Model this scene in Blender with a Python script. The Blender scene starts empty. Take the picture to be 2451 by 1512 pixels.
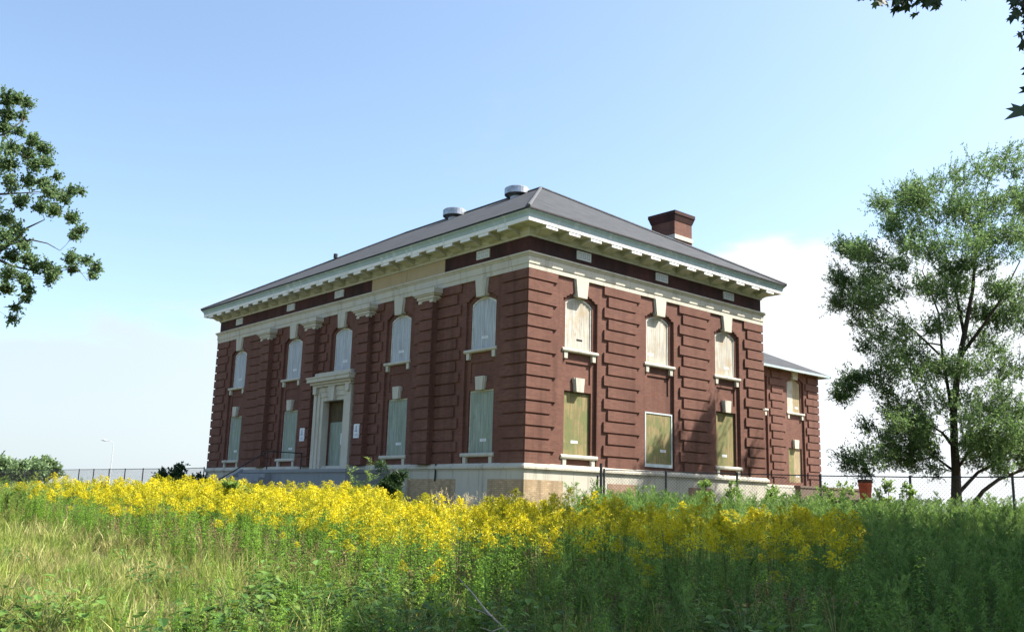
import bpy, math, random
import numpy as np
from mathutils import Vector
R = math.radians
S = bpy.context.scene
COL = S.collection
random.seed(7)
RNG = np.random.default_rng(7)

# ------------------------------------------------------------------ camera, world, sun, exposure
CAM = np.array([-23.2118, -25.4656, -1.3572])          # eye; z = 0 is the top of the stone plinth
YAW, PITCH, ROLL = R(41.3486), R(11.2400), R(1.5977)
FW = np.array([math.sin(YAW)*math.cos(PITCH), math.cos(YAW)*math.cos(PITCH), math.sin(PITCH)])
_r = np.array([math.cos(YAW), -math.sin(YAW), 0.0]); _u = np.cross(_r, FW)
RT = _r*math.cos(ROLL) + _u*math.sin(ROLL)
UP = -_r*math.sin(ROLL) + _u*math.cos(ROLL)
cam_data = bpy.data.cameras.new('camera'); cam = bpy.data.objects.new('camera', cam_data); COL.objects.link(cam)
from mathutils import Matrix
cam.matrix_world = Matrix(((RT[0], UP[0], -FW[0], CAM[0]), (RT[1], UP[1], -FW[1], CAM[1]), (RT[2], UP[2], -FW[2], CAM[2]), (0, 0, 0, 1)))
cam_data.sensor_width = 36; cam_data.lens = 36*2212.4/2451
cam_data.clip_start = 0.1; cam_data.clip_end = 5000
S.camera = cam

SUN_AZ, SUN_EL = R(126), R(49)                          # clockwise from +Y
SUN_DIR = np.array([math.sin(SUN_AZ)*math.cos(SUN_EL), math.cos(SUN_AZ)*math.cos(SUN_EL), math.sin(SUN_EL)])
sun = bpy.data.lights.new('sun', 'SUN'); sun.energy = 5.0; sun.angle = R(0.5); sun.color = (1.0, 0.94, 0.84)
sun_o = bpy.data.objects.new('sun', sun); COL.objects.link(sun_o)
sun_o.rotation_euler = Vector(SUN_DIR).to_track_quat('Z', 'Y').to_euler()

W = bpy.data.worlds.new('World'); S.world = W; W.use_nodes = True
wn, wl = W.node_tree.nodes, W.node_tree.links
wn.clear()
sky = wn.new('ShaderNodeTexSky'); sky.sky_type = 'NISHITA'; sky.sun_disc = False
sky.sun_elevation = SUN_EL; sky.sun_rotation = SUN_AZ; sky.altitude = 0
sky.air_density = 1.0; sky.dust_density = 1.8; sky.ozone_density = 1.1
bg = wn.new('ShaderNodeBackground'); bg.inputs['Strength'].default_value = 0.110
tnt = wn.new('ShaderNodeMix'); tnt.data_type = 'RGBA'; tnt.blend_type = 'MULTIPLY'; tnt.inputs[0].default_value = 1; tnt.inputs[7].default_value = (0.985, 1.012, 0.99, 1)
wl.new(sky.outputs[0], tnt.inputs[6]); wl.new(tnt.outputs[2], bg.inputs['Color'])
bgc = wn.new('ShaderNodeBackground'); 
tc = wn.new('ShaderNodeTexCoord'); sx = wn.new('ShaderNodeSeparateXYZ'); wl.new(tc.outputs['Generated'], sx.inputs[0])
def wmath(op, a, b=None, c=None, clamp=False):
    n = wn.new('ShaderNodeMath'); n.operation = op; n.use_clamp = clamp
    for i, v in enumerate((a, b, c)):
        if v is None: continue
        if isinstance(v, (int, float)): n.inputs[i].default_value = v
        else: wl.new(v, n.inputs[i])
    return n.outputs[0]
def wstep(x, lo, hi):
    n = wn.new('ShaderNodeMapRange'); n.interpolation_type = 'SMOOTHSTEP'
    n.inputs['From Min'].default_value = lo; n.inputs['From Max'].default_value = hi
    wl.new(x, n.inputs['Value']); return n.outputs[0]
mp = wn.new('ShaderNodeMapping'); mp.inputs['Scale'].default_value = (1.0, 1.0, 2.6); mp.inputs['Location'].default_value = (3.1, 0.4, 0.2)
wl.new(tc.outputs['Generated'], mp.inputs['Vector'])
nz = wn.new('ShaderNodeTexNoise'); nz.inputs['Scale'].default_value = 3.2; nz.inputs['Detail'].default_value = 7; nz.inputs['Roughness'].default_value = 0.52
wl.new(mp.outputs[0], nz.inputs['Vector'])
# a low bank of haze cloud round the horizon and a cumulus bank behind the east end of the building
def bank(px, py, sharp_lo, sharp_hi):
    v = FW*2212.4 + RT*(px-1225.5) - UP*(py-756); v = v/np.linalg.norm(v)
    n = wn.new('ShaderNodeVectorMath'); n.operation = 'DOT_PRODUCT'; wl.new(tc.outputs['Generated'], n.inputs[0]); n.inputs[1].default_value = tuple(v)
    return wstep(n.outputs['Value'], sharp_lo, sharp_hi)
nz2 = wn.new('ShaderNodeTexNoise'); nz2.inputs['Scale'].default_value = 9.0; nz2.inputs['Detail'].default_value = 6; nz2.inputs['Roughness'].default_value = 0.6
wl.new(mp.outputs[0], nz2.inputs['Vector'])
cum = bank(1960, 800, 0.955, 0.995)
top = wmath('ADD', wmath('MULTIPLY', cum, 0.085), 0.178)
top = wmath('ADD', top, wmath('MULTIPLY', wmath('ADD', nz.outputs['Fac'], -0.5), 0.20))
top = wmath('ADD', top, wmath('MULTIPLY', wmath('ADD', nz2.outputs['Fac'], -0.5), 0.07))
mask = wstep(wmath('SUBTRACT', top, sx.outputs['Z']), -0.014, 0.026)
wisp = wmath('MULTIPLY', wmath('MULTIPLY', wstep(nz2.outputs['Fac'], 0.50, 0.72), wstep(nz.outputs['Fac'], 0.45, 0.65)), wmath('MULTIPLY', wstep(sx.outputs['Z'], 0.48, 0.2), 0.28))
mask = wmath('MULTIPLY', wmath('MAXIMUM', mask, wisp), wmath('ADD', wmath('MULTIPLY', cum, 0.12), 0.86))
mxs = wn.new('ShaderNodeMixShader'); wl.new(mask, mxs.inputs[0]); wl.new(bg.outputs[0], mxs.inputs[1]); wl.new(bgc.outputs[0], mxs.inputs[2])
# clouds glow more towards the sun
tw = wn.new('ShaderNodeVectorMath'); tw.operation = 'DOT_PRODUCT'; wl.new(tc.outputs['Generated'], tw.inputs[0]); tw.inputs[1].default_value = (math.sin(SUN_AZ), math.cos(SUN_AZ), 0)
tow = wstep(tw.outputs['Value'], -0.45, 0.40)
wl.new(wmath('ADD', wmath('MULTIPLY', tow, 0.11), 0.350), bgc.inputs['Strength'])
cm = wn.new('ShaderNodeMix'); cm.data_type = 'RGBA'; cm.inputs[6].default_value = (0.85, 0.975, 1.05, 1); cm.inputs[7].default_value = (0.95, 0.99, 1.03, 1); wl.new(tow, cm.inputs[0]); wl.new(cm.outputs[2], bgc.inputs['Color'])
wo = wn.new('ShaderNodeOutputWorld'); wl.new(mxs.outputs[0], wo.inputs['Surface'])

S.view_settings.view_transform = 'Standard'; S.view_settings.look = 'None'
S.view_settings.exposure = 1.40; S.view_settings.gamma = 1.0; S.view_settings.use_curve_mapping = False
S.cycles.use_denoising = True
S.cycles.max_bounces = 6; S.cycles.diffuse_bounces = 3; S.cycles.glossy_bounces = 2; S.cycles.transmission_bounces = 4; S.cycles.transparent_max_bounces = 4

# ------------------------------------------------------------------ helpers
def at(px, py, D):
    """a point of the place seen at a spot of the photo (2451 px wide) at forward distance D"""
    v = FW + RT*(px-1225.5)/2212.4 - UP*(py-756)/2212.4
    h = math.hypot(v[0], v[1])
    f2 = v[0]*math.sin(YAW) + v[1]*math.cos(YAW)
    return CAM + v*(D/f2)
R2 = np.array([math.cos(YAW), -math.sin(YAW)]); F2 = np.array([math.sin(YAW), math.cos(YAW)])
def wxy(X, D):
    return CAM[0] + X*R2[0] + D*F2[0], CAM[1] + X*R2[1] + D*F2[1]
def XD(x, y):
    dx, dy = x-CAM[0], y-CAM[1]
    return dx*R2[0]+dy*R2[1], dx*F2[0]+dy*F2[1]
def gz(x, y):
    X, D = XD(x, y)
    z = np.interp(D, [-50, 9, 20, 33, 58, 75, 140, 1200, 4000], [-2.96, -2.96, -2.68, -2.28, -1.85, -1.8, -1.9, -2.6, -3])
    return z + 0.05*np.sin(x*0.9+1)*np.cos(y*0.8) + 0.04*np.sin(x*2.1+y*1.7)

def link(o, parent=None):
    COL.objects.link(o)
    if parent is not None: o.parent = parent
    return o
def tag(o, label=None, cat=None, group=None, kind=None):
    for k, v in (('label', label), ('category', cat), ('group', group), ('kind', kind)):
        if v: o[k] = v
    return o
def empty(name, loc=(0, 0, 0), rz=0.0):
    o = bpy.data.objects.new(name, None); COL.objects.link(o); o.location = tuple(loc); o.rotation_euler = (0, 0, rz); o.empty_display_size = 0.3
    return o
def npmesh(name, V, F, mats, MI=None, tint=None, smooth=False):
    me = bpy.data.meshes.new(name); V = np.asarray(V, dtype=np.float32); F = np.asarray(F, dtype=np.int32)
    me.vertices.add(len(V)); me.vertices.foreach_set('co', V.ravel())
    me.loops.add(F.size); me.loops.foreach_set('vertex_index', F.ravel())
    me.polygons.add(len(F)); k = F.shape[1]
    me.polygons.foreach_set('loop_start', np.arange(0, F.size, k, dtype=np.int32))
    me.polygons.foreach_set('loop_total', np.full(len(F), k, dtype=np.int32))
    if MI is not None: me.polygons.foreach_set('material_index', np.asarray(MI, dtype=np.int32))
    if smooth: me.polygons.foreach_set('use_smooth', np.ones(len(F), dtype=bool))
    for m in mats: me.materials.append(m)
    if tint is not None:
        a = me.attributes.new('tint', 'FLOAT', 'POINT'); a.data.foreach_set('value', np.asarray(tint, dtype=np.float32))
    me.update(calc_edges=True)
    return me
class MB:
    """collects polygons for one mesh object"""
    def __init__(s): s.v = []; s.f = []; s.m = []; s.key = {}
    def p(s, co, weld=False):
        if weld:
            k = (round(co[0], 4), round(co[1], 4), round(co[2], 4))
            if k in s.key: return s.key[k]
            s.key[k] = len(s.v)
        s.v.append(tuple(float(c) for c in co)); return len(s.v)-1
    def face(s, pts, m=0, weld=False):
        s.f.append([s.p(c, weld) for c in pts]); s.m.append(m)
    def box(s, a, b, m=0, skip=''):
        x0, y0, z0 = a; x1, y1, z1 = b
        i = [s.p(c) for c in ((x0,y0,z0),(x1,y0,z0),(x1,y1,z0),(x0,y1,z0),(x0,y0,z1),(x1,y0,z1),(x1,y1,z1),(x0,y1,z1))]
        for q in ((0,3,2,1),(4,5,6,7),(0,1,5,4),(1,2,6,5),(2,3,7,6),(3,0,4,7)):
            s.f.append([i[k] for k in q]); s.m.append(m)
    def prism(s, poly, fn, d0, d1, m=0):
        """2D outline poly (u,v), pushed from depth d0 to d1 by fn(u,v,d)"""
        a = [s.p(fn(u, v, d0)) for u, v in poly]; b = [s.p(fn(u, v, d1)) for u, v in poly]
        n = len(poly)
        s.f.append(a[:]); s.m.append(m); s.f.append(b[::-1]); s.m.append(m)
        for i in range(n):
            j = (i+1) % n; s.f.append([a[i], b[i], b[j], a[j]]); s.m.append(m)
    def tube(s, pts, rad, n=6, m=0, cap=True):
        pts = [np.asarray(q, float) for q in pts]
        if not hasattr(rad, '__len__'): rad = [rad]*len(pts)
        prev = None
        t0 = pts[1]-pts[0]; ref = np.array([0, 0, 1.0]) if abs(t0[2]) < 0.9*np.linalg.norm(t0) else np.array([1.0, 0, 0])
        for i, q in enumerate(pts):
            t = pts[min(i+1, len(pts)-1)]-pts[max(i-1, 0)]; t = t/(np.linalg.norm(t)+1e-9)
            a = np.cross(t, ref); a /= np.linalg.norm(a)+1e-9; b = np.cross(t, a)
            ring = [s.p(q + rad[i]*(a*math.cos(2*math.pi*k/n) + b*math.sin(2*math.pi*k/n))) for k in range(n)]
            if prev:
                for k in range(n): s.f.append([prev[k], prev[(k+1) % n], ring[(k+1) % n], ring[k]]); s.m.append(m)
            elif cap: s.f.append(ring[::-1]); s.m.append(m)
            prev = ring
        if cap: s.f.append(prev); s.m.append(m)
    def lathe(s, prof, c, n=20, m=0):
        rings = [[s.p((c[0]+r*math.cos(2*math.pi*k/n), c[1]+r*math.sin(2*math.pi*k/n), c[2]+z)) for k in range(n)] for r, z in prof]
        for a, b in zip(rings, rings[1:]):
            for k in range(n): s.f.append([a[k], a[(k+1) % n], b[(k+1) % n], b[k]]); s.m.append(m)
        s.f.append(rings[0][::-1]); s.m.append(m); s.f.append(rings[-1]); s.m.append(m)
    def sweep(s, prof, x0, x1, y0, y1, m=0, closed_bottom=False):
        """profile of (offset, z) run round a rectangle with mitred corners"""
        loops = []
        for p, z in prof:
            loops.append([s.p(c) for c in ((x0-p, y0-p, z), (x1+p, y0-p, z), (x1+p, y1+p, z), (x0-p, y1+p, z))])
        for k, (a, b) in enumerate(zip(loops, loops[1:])):
            mm = m[k] if hasattr(m, '__len__') else m
            for i in range(4):
                j = (i+1) % 4; s.f.append([a[i], a[j], b[j], b[i]]); s.m.append(mm)
    def build(s, name, mats, parent=None, smooth=False, bevel=0):
        me = bpy.data.meshes.new(name)
        me.from_pydata(s.v, [], s.f)
        mats = mats if isinstance(mats, (list, tuple)) else [mats]
        for q in mats: me.materials.append(q)
        if len(mats) > 1: me.polygons.foreach_set('material_index', s.m)
        if smooth: me.polygons.foreach_set('use_smooth', [True]*len(s.f))
        me.update()
        o = bpy.data.objects.new(name, me); link(o, parent)
        if bevel:
            b = o.modifiers.new('bevel', 'BEVEL'); b.width = bevel; b.segments = 2; b.limit_method = 'ANGLE'
        return o

# ------------------------------------------------------------------ materials
class NT:
    def __init__(s, name):
        s.mat = bpy.data.materials.new(name); s.mat.use_nodes = True
        s.n = s.mat.node_tree.nodes; s.l = s.mat.node_tree.links
        s.b = s.n['Principled BSDF']; s.b.inputs['Specular IOR Level'].default_value = 0.25; s.b.inputs['Roughness'].default_value = 0.8
        s.geo = s.n.new('ShaderNodeNewGeometry')
    def set(s, sock, v):
        if isinstance(v, (int, float, tuple)): sock.default_value = v if not isinstance(v, tuple) or len(v) != 3 or sock.type == 'VECTOR' else (*v, 1)
        else: s.l.new(v, sock)
    def pos(s, scale=(1, 1, 1), rot=(0, 0, 0)):
        m = s.n.new('ShaderNodeMapping'); m.inputs['Scale'].default_value = scale; m.inputs['Rotation'].default_value = rot
        s.l.new(s.geo.outputs['Position'], m.inputs['Vector']); return m.outputs[0]
    def noise(s, scale, detail=4, rough=0.55, vec=None):
        n = s.n.new('ShaderNodeTexNoise'); n.inputs['Scale'].default_value = scale; n.inputs['Detail'].default_value = detail; n.inputs['Roughness'].default_value = rough
        s.l.new(vec if vec is not None else s.geo.outputs['Position'], n.inputs['Vector']); return n.outputs['Fac']
    def step(s, x, lo, hi, a=0.0, b=1.0):
        n = s.n.new('ShaderNodeMapRange'); n.interpolation_type = 'SMOOTHSTEP'
        for k, v in (('From Min', lo), ('From Max', hi), ('To Min', a), ('To Max', b)): n.inputs[k].default_value = v
        s.set(n.inputs['Value'], x); return n.outputs[0]
    def mix(s, f, a, b, mode='MIX'):
        n = s.n.new('ShaderNodeMix'); n.data_type = 'RGBA'; n.blend_type = mode
        s.set(n.inputs[0], f); s.set(n.inputs[6], a); s.set(n.inputs[7], b); return n.outputs[2]
    def math(s, op, a, b=0.0):
        n = s.n.new('ShaderNodeMath'); n.operation = op; s.set(n.inputs[0], a); s.set(n.inputs[1], b); return n.outputs[0]
    def z(s):
        n = s.n.new('ShaderNodeSeparateXYZ'); s.l.new(s.geo.outputs['Position'], n.inputs[0]); return n.outputs
    def base(s, c): s.set(s.b.inputs['Base Color'], c); return s
    def bump(s, h, strength=0.3, dist=0.02):
        n = s.n.new('ShaderNodeBump'); n.inputs['Strength'].default_value = strength; n.inputs['Distance'].default_value = dist
        s.l.new(h, n.inputs['Height']); s.l.new(n.outputs[0], s.b.inputs['Normal']); return s
    def rough(s, v): s.set(s.b.inputs['Roughness'], v); return s

def m_brick(name, c1, c2, mortar, soot=0.0, streak=0.35):
    t = NT(name); q = t.z()
    u = t.math('ADD', q['X'], q['Y'])
    cb = t.n.new('ShaderNodeCombineXYZ'); t.l.new(u, cb.inputs[0]); t.l.new(q['Z'], cb.inputs[1])
    br = t.n.new('ShaderNodeTexBrick'); br.inputs['Scale'].default_value = 1; br.inputs['Brick Width'].default_value = 0.215; br.inputs['Row Height'].default_value = 0.075
    br.inputs['Mortar Size'].default_value = 0.007; br.inputs['Mortar Smooth'].default_value = 0.3; br.inputs['Bias'].default_value = -0.1
    t.set(br.inputs['Color1'], c1); t.set(br.inputs['Color2'], c2); t.set(br.inputs['Mortar'], mortar)
    t.l.new(cb.outputs[0], br.inputs['Vector'])
    big = t.noise(0.55, 5, 0.6); fine = t.noise(9, 3)
    c = t.mix(t.step(big, 0.35, 0.68, 0.0, 0.6), br.outputs['Color'], tuple(0.62*k for k in c1))
    c = t.mix(t.step(fine, 0.4, 0.75, 0.0, 0.18), c, tuple(min(1, 1.5*k) for k in c2))
    st = t.noise(1.0, 5, 0.6, t.pos((2.2, 2.2, 0.16)))
    c = t.mix(t.step(st, 0.46, 0.74, 0.0, streak+.2), c, tuple(0.38*k for k in c1))
    ef = t.noise(1.7, 6, 0.7, t.pos((1.3, 1.3, 0.7)))
    c = t.mix(t.step(ef, 0.60, 0.78, 0.0, 0.30), c, tuple(min(1, 1.25*k+.04) for k in c1))
    if soot:
        so = t.noise(0.8, 5, 0.6, t.pos((1.1, 1.1, 0.4)))
        c = t.mix(t.step(so, 0.36, 0.68, soot*0.4, soot), c, (0.018, 0.013, 0.014))
    t.base(c).rough(0.88).bump(br.outputs['Fac'], -0.25, 0.008); return t.mat
def m_stone(name, c, dirt=(0.16, 0.14, 0.10), amount=0.5, joint=True):
    t = NT(name); q = t.z()
    a = t.noise(1.6, 6, 0.6); b = t.noise(1.0, 5, 0.65, t.pos((3.0, 3.0, 0.35)))
    k = t.mix(t.step(a, 0.3, 0.75, 0, 0.4), c, tuple(0.78*x for x in c))
    k = t.mix(t.step(b, 0.50, 0.80, 0, amount), k, dirt)
    if joint:
        u = t.math('ADD', q['X'], q['Y']); w = t.math('ABSOLUTE', t.math('SUBTRACT', t.math('FRACT', t.math('MULTIPLY', u, 0.62)), 0.5))
        k = t.mix(t.step(w, 0.006, 0.010, 0.55, 0.0), k, tuple(0.35*x for x in c))
    t.base(k).rough(0.85).bump(a, 0.15, 0.02); return t.mat
def m_plain(name, c, var=0.25, scale=3.0, rough=0.75, metal=0.0):
    t = NT(name); a = t.noise(scale, 5, 0.6)
    t.base(t.mix(t.step(a, 0.3, 0.72, 0, 1), tuple(x*(1-var) for x in c), tuple(min(1, x*(1+var)) for x in c))).rough(rough)
    t.b.inputs['Metallic'].default_value = metal; return t.mat
def m_board(name, c, stain, lo=0.45, hi=0.75, amt=0.8, top=None):
    """weathered plywood: vertical grain, blotches and water stains"""
    t = NT(name)
    g = t.noise(1.0, 6, 0.65, t.pos((14, 14, 0.9))); b = t.noise(1.9, 5, 0.6)
    k = t.mix(t.step(g, 0.32, 0.66, 0, 0.85), c, tuple(0.52*x for x in c))
    k = t.mix(t.step(b, lo, hi, 0, amt), k, stain)
    s = t.noise(4.0, 5, 0.7, t.pos((1.6, 1.6, 0.45)))
    k = t.mix(t.step(s, 0.56, 0.72, 0, 0.55), k, tuple(0.4*x for x in stain))
    t.base(k).rough(0.8).bump(g, 0.1, 0.01); return t.mat
def m_leaf(name, dark, light, dry=None, trans=0.35, attr=True):
    t = NT(name)
    n = t.noise(1.3, 3); n2 = t.noise(23.0, 2)
    if attr:
        a = t.n.new('ShaderNodeAttribute'); a.attribute_name = 'tint'
        f = t.math('ADD', t.math('MULTIPLY', a.outputs['Fac'], 0.6), t.math('MULTIPLY', n2, 0.4))
    else:
        f = t.math('ADD', t.math('MULTIPLY', n, 0.6), t.math('MULTIPLY', n2, 0.4))
    c = t.mix(t.step(f, 0.25, 0.75), dark, light)
    if dry: c = t.mix(t.step(t.noise(2.7, 3), 0.56, 0.72, 0, 0.7), c, dry)
    t.base(c).rough(0.55); t.b.inputs['Specular IOR Level'].default_value = 0.3
    tr = t.n.new('ShaderNodeBsdfTranslucent'); hs = t.n.new('ShaderNodeHueSaturation'); hs.inputs['Value'].default_value = 1.25; hs.inputs['Hue'].default_value = 0.485
    t.l.new(c, hs.inputs['Color']); t.l.new(hs.outputs[0], tr.inputs['Color'])
    mx = t.n.new('ShaderNodeMixShader'); mx.inputs[0].default_value = trans
    t.l.new(t.b.outputs[0], mx.inputs[1]); t.l.new(tr.outputs[0], mx.inputs[2]); t.l.new(mx.outputs[0], t.n['Material Output'].inputs['Surface'])
    return t.mat
M = {}
M['brick'] = m_brick('red_brick', (0.176, 0.078, 0.055), (0.120, 0.051, 0.039), (0.150, 0.098, 0.078))
M['frieze'] = m_brick('sooty_brick', (0.13, 0.046, 0.038), (0.10, 0.036, 0.03), (0.05, 0.024, 0.02), soot=0.85)
M['tan_brick'] = m_brick('tan_brick', (0.52, 0.39, 0.24), (0.34, 0.235, 0.14), (0.20, 0.155, 0.11), streak=0.75)
M['pink_brick'] = m_brick('pale_infill_brick', (0.36, 0.24, 0.17), (0.32, 0.2, 0.14), (0.22, 0.16, 0.12))
M['stone'] = m_stone('limestone', (0.52, 0.49, 0.41), amount=0.55)
M['plinth'] = m_stone('plinth_limestone', (0.49, 0.465, 0.39), amount=0.75)
M['trim'] = m_stone('trim_limestone', (0.52, 0.495, 0.42), amount=0.6, joint=False)
M['cornice'] = m_stone('painted_cornice', (0.54, 0.545, 0.485), (0.20, 0.205, 0.13), 0.75, joint=False)  # olive blotches: mildew plus green bounced light put into the colour
M['white'] = m_stone('white_painted_wood', (0.78, 0.78, 0.76), (0.30, 0.29, 0.23), 0.55, joint=False)
M['gutter'] = m_stone('weathered_gutter', (0.36, 0.46, 0.47), (0.70, 0.74, 0.70), 0.75, joint=False)
M['lip'] = m_stone('peeling_gutter_edge', (0.50, 0.43, 0.25), (0.12, 0.10, 0.07), 0.6, joint=False)
M['tan_panel'] = m_stone('tan_stone_panel', (0.42, 0.33, 0.20), (0.25, 0.2, 0.12), 0.5, joint=False)
M['vent'] = m_plain('pale_vent', (0.55, 0.56, 0.52), 0.1)
M['dark'] = m_plain('dark_opening', (0.02, 0.02, 0.02), 0.2)
M['board_up'] = m_board('weathered_white_board', (0.56, 0.53, 0.46), (0.36, 0.27, 0.16), 0.44, 0.70, 0.7)
M['board_shade'] = m_board('blue_shaded_white_board', (0.52, 0.56, 0.60), (0.42, 0.45, 0.47), 0.45, 0.75, 0.6)  # weathered white boards of the shaded wall, bluish sky shade put into the colour
M['board_green'] = m_board('green_painted_board', (0.34, 0.40, 0.34), (0.26, 0.31, 0.23), 0.42, 0.75, 0.7)
M['board_olive'] = m_board('olive_plywood', (0.30, 0.245, 0.115), (0.15, 0.165, 0.065), 0.42, 0.60, 0.9)
M['board_brown'] = m_board('brown_plywood', (0.13, 0.10, 0.055), (0.07, 0.055, 0.03), 0.4, 0.7, 0.7)
M['board_tan'] = m_board('tan_plywood', (0.42, 0.33, 0.2), (0.3, 0.22, 0.12), 0.4, 0.7, 0.7)
M['frame'] = m_plain('faded_frame_paint', (0.55, 0.55, 0.50), 0.2)
M['pale_frame'] = m_plain('pale_blue_frame', (0.52, 0.58, 0.60), 0.12)
M['sticker'] = m_plain('white_sticker', (0.68, 0.69, 0.70), 0.06)
M['ink'] = m_plain('grey_print', (0.30, 0.36, 0.46), 0.1)
M['concrete'] = m_stone('grey_concrete', (0.24, 0.26, 0.28), (0.12, 0.13, 0.14), 0.6, joint=False)
M['zinc'] = m_plain('galvanised_metal', (0.34, 0.36, 0.39), 0.3, 4, 0.42, 0.8)
M['iron'] = m_plain('dark_iron', (0.03, 0.03, 0.032), 0.3, 6, 0.6)
M['fence'] = m_plain('weathered_fence_steel', (0.05, 0.05, 0.055), 0.3, 6, 0.55, 0.3)
M['lamp'] = m_plain('grey_lamp_steel', (0.5, 0.53, 0.56), 0.1)
M['orange'] = m_plain('orange_plastic', (0.52, 0.085, 0.03), 0.25, 5, 0.5)
M['rust'] = m_plain('brown_rubber', (0.06, 0.03, 0.02), 0.3, 5)
M['dirtywall'] = m_stone('dirty_brown_stone', (0.15, 0.11, 0.085), (0.07, 0.05, 0.04), 0.6, joint=False)
def m_roof():
    t = NT('grey_shingles'); q = t.z()
    row = t.math('FRACT', t.math('MULTIPLY', q['Z'], 11.0))
    cb = t.n.new('ShaderNodeCombineXYZ'); t.l.new(t.math('MULTIPLY', t.math('ADD', q['X'], q['Y']), 3.2), cb.inputs[0]); t.l.new(t.math('FLOOR', t.math('MULTIPLY', q['Z'], 11.0)), cb.inputs[1])
    wn_ = t.n.new('ShaderNodeTexWhiteNoise'); wn_.noise_dimensions = '2D'
    fl = t.n.new('ShaderNodeVectorMath'); fl.operation = 'FLOOR'; t.l.new(cb.outputs[0], fl.inputs[0]); t.l.new(fl.outputs[0], wn_.inputs['Vector'])
    c = t.mix(wn_.outputs['Value'], (0.032, 0.035, 0.040), (0.053, 0.057, 0.064))
    c = t.mix(t.step(row, 0.0, 0.16, 0.6, 0.0), c, (0.03, 0.03, 0.033))
    c = t.mix(t.step(t.noise(0.7, 5, 0.6, t.pos((1.5, 1.5, 0.5))), 0.42, 0.72, 0, 0.5), c, (0.060, 0.064, 0.071))
    t.base(c).rough(0.9).bump(t.noise(30, 3), 0.2, 0.01); return t.mat
M['roof'] = m_roof()
M['hip'] = m_plain('weathered_hip_shingle', (0.085, 0.088, 0.096), 0.3, 5)
M['roofedge'] = m_plain('dark_drip_edge', (0.035, 0.03, 0.032), 0.3)
def m_ground():
    t = NT('field_soil'); a = t.noise(0.5, 6, 0.6); b = t.noise(6, 5, 0.7)
    c = t.mix(t.step(a, 0.35, 0.65), (0.085, 0.075, 0.03), (0.05, 0.07, 0.02))
    c = t.mix(t.step(b, 0.35, 0.7, 0, 0.7), c, (0.14, 0.115, 0.055))
    t.base(c).rough(0.95).bump(b, 0.5, 0.08); return t.mat
M['ground'] = m_ground()
def m_bark(name, c):
    t = NT(name); b = t.noise(3, 6, 0.7, t.pos((6, 6, 1.2)))
    t.base(t.mix(t.step(b, 0.3, 0.7), tuple(0.5*x for x in c), c)).rough(0.95).bump(b, 0.6, 0.03); return t.mat
M['bark'] = m_bark('dark_bark', (0.075, 0.058, 0.042))
M['greybark'] = m_bark('grey_bark', (0.12, 0.10, 0.08))
M['twig'] = m_bark('bleached_twig', (0.42, 0.38, 0.32))
M['elm'] = m_leaf('elm_leaf', (0.062, 0.135, 0.042), (0.170, 0.280, 0.090), trans=0.42)
M['cotton'] = m_leaf('poplar_leaf', (0.065, 0.130, 0.055), (0.175, 0.265, 0.105), trans=0.40)
M['maple'] = m_leaf('maple_leaf', (0.018, 0.040, 0.016), (0.045, 0.085, 0.028), trans=0.25)
M['far_leaf'] = m_leaf('hazy_tree_leaf', (0.10, 0.17, 0.07), (0.19, 0.27, 0.12), trans=0.3)
M['gleaf'] = m_leaf('goldenrod_leaf', (0.085, 0.195, 0.016), (0.205, 0.37, 0.046), trans=0.42)
M['dryleaf'] = m_leaf('dry_brown_leaf', (0.10, 0.065, 0.03), (0.22, 0.16, 0.07), trans=0.2)
M['gstem'] = m_leaf('goldenrod_stem', (0.085, 0.115, 0.035), (0.17, 0.19, 0.06), trans=0.1)
M['yellow'] = m_leaf('goldenrod_flower', (0.34, 0.34, 0.010), (0.69, 0.61, 0.014), trans=0.30)
M['weed'] = m_leaf('grey_green_weed_leaf', (0.068, 0.150, 0.026), (0.180, 0.305, 0.066), trans=0.35)
M['grass'] = m_leaf('grass_blade', (0.12, 0.20, 0.03), (0.31, 0.375, 0.085), (0.40, 0.35, 0.14), trans=0.35)
M['straw'] = m_leaf('straw_blade', (0.25, 0.24, 0.08), (0.45, 0.42, 0.17), trans=0.3)
M['seed'] = m_leaf('pale_seed_head', (0.34, 0.29, 0.17), (0.50, 0.44, 0.30), trans=0.3)
M['broad'] = m_leaf('broad_leaf', (0.042, 0.105, 0.020), (0.130, 0.235, 0.044), (0.26, 0.31, 0.05), trans=0.35)
M['lime'] = m_leaf('bright_sapling_leaf', (0.11, 0.21, 0.04), (0.23, 0.34, 0.08), trans=0.45)
M['shrub'] = m_leaf('dark_shrub_leaf', (0.018, 0.050, 0.014), (0.05, 0.095, 0.03), trans=0.25)


# ------------------------------------------------------------------ ground and sky-line
def build_ground():
    rs = [0, 3, 6, 9, 12, 15, 18, 21, 24, 28, 32, 37, 43, 50, 60, 75, 100, 140, 200, 320, 600, 1200, 2400, 4000]
    n = 72; V = []; F = []
    for r in rs:
        for k in range(n):
            x = CAM[0] + r*math.cos(2*math.pi*k/n); y = CAM[1] + r*math.sin(2*math.pi*k/n)
            V.append((x, y, float(gz(x, y))))
    for i in range(len(rs)-1):
        for k in range(n):
            a = i*n+k; b = i*n+(k+1) % n; F.append((a, b, b+n, a+n))
    o = bpy.data.objects.new('ground', npmesh('ground', V, F, [M['ground']], smooth=True)); link(o)
    tag(o, kind='structure')
build_ground()

# ------------------------------------------------------------------ the brick building
WX, LY = 15.56, 27.6
BTOP = 7.4
bld = empty('brick_building', (0, 0, -2.6))
tag(bld, 'large two-storey red brick building with hipped slate roof and boarded windows', 'building')
class Sub:
    pass
def P(mb, name, mats, parent=None, **k):
    o = mb.build(name, mats, None, **k)
    par = parent or bld
    o.parent = par
    if par is bld: o.location = (0, 0, 2.6)
    return o

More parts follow.
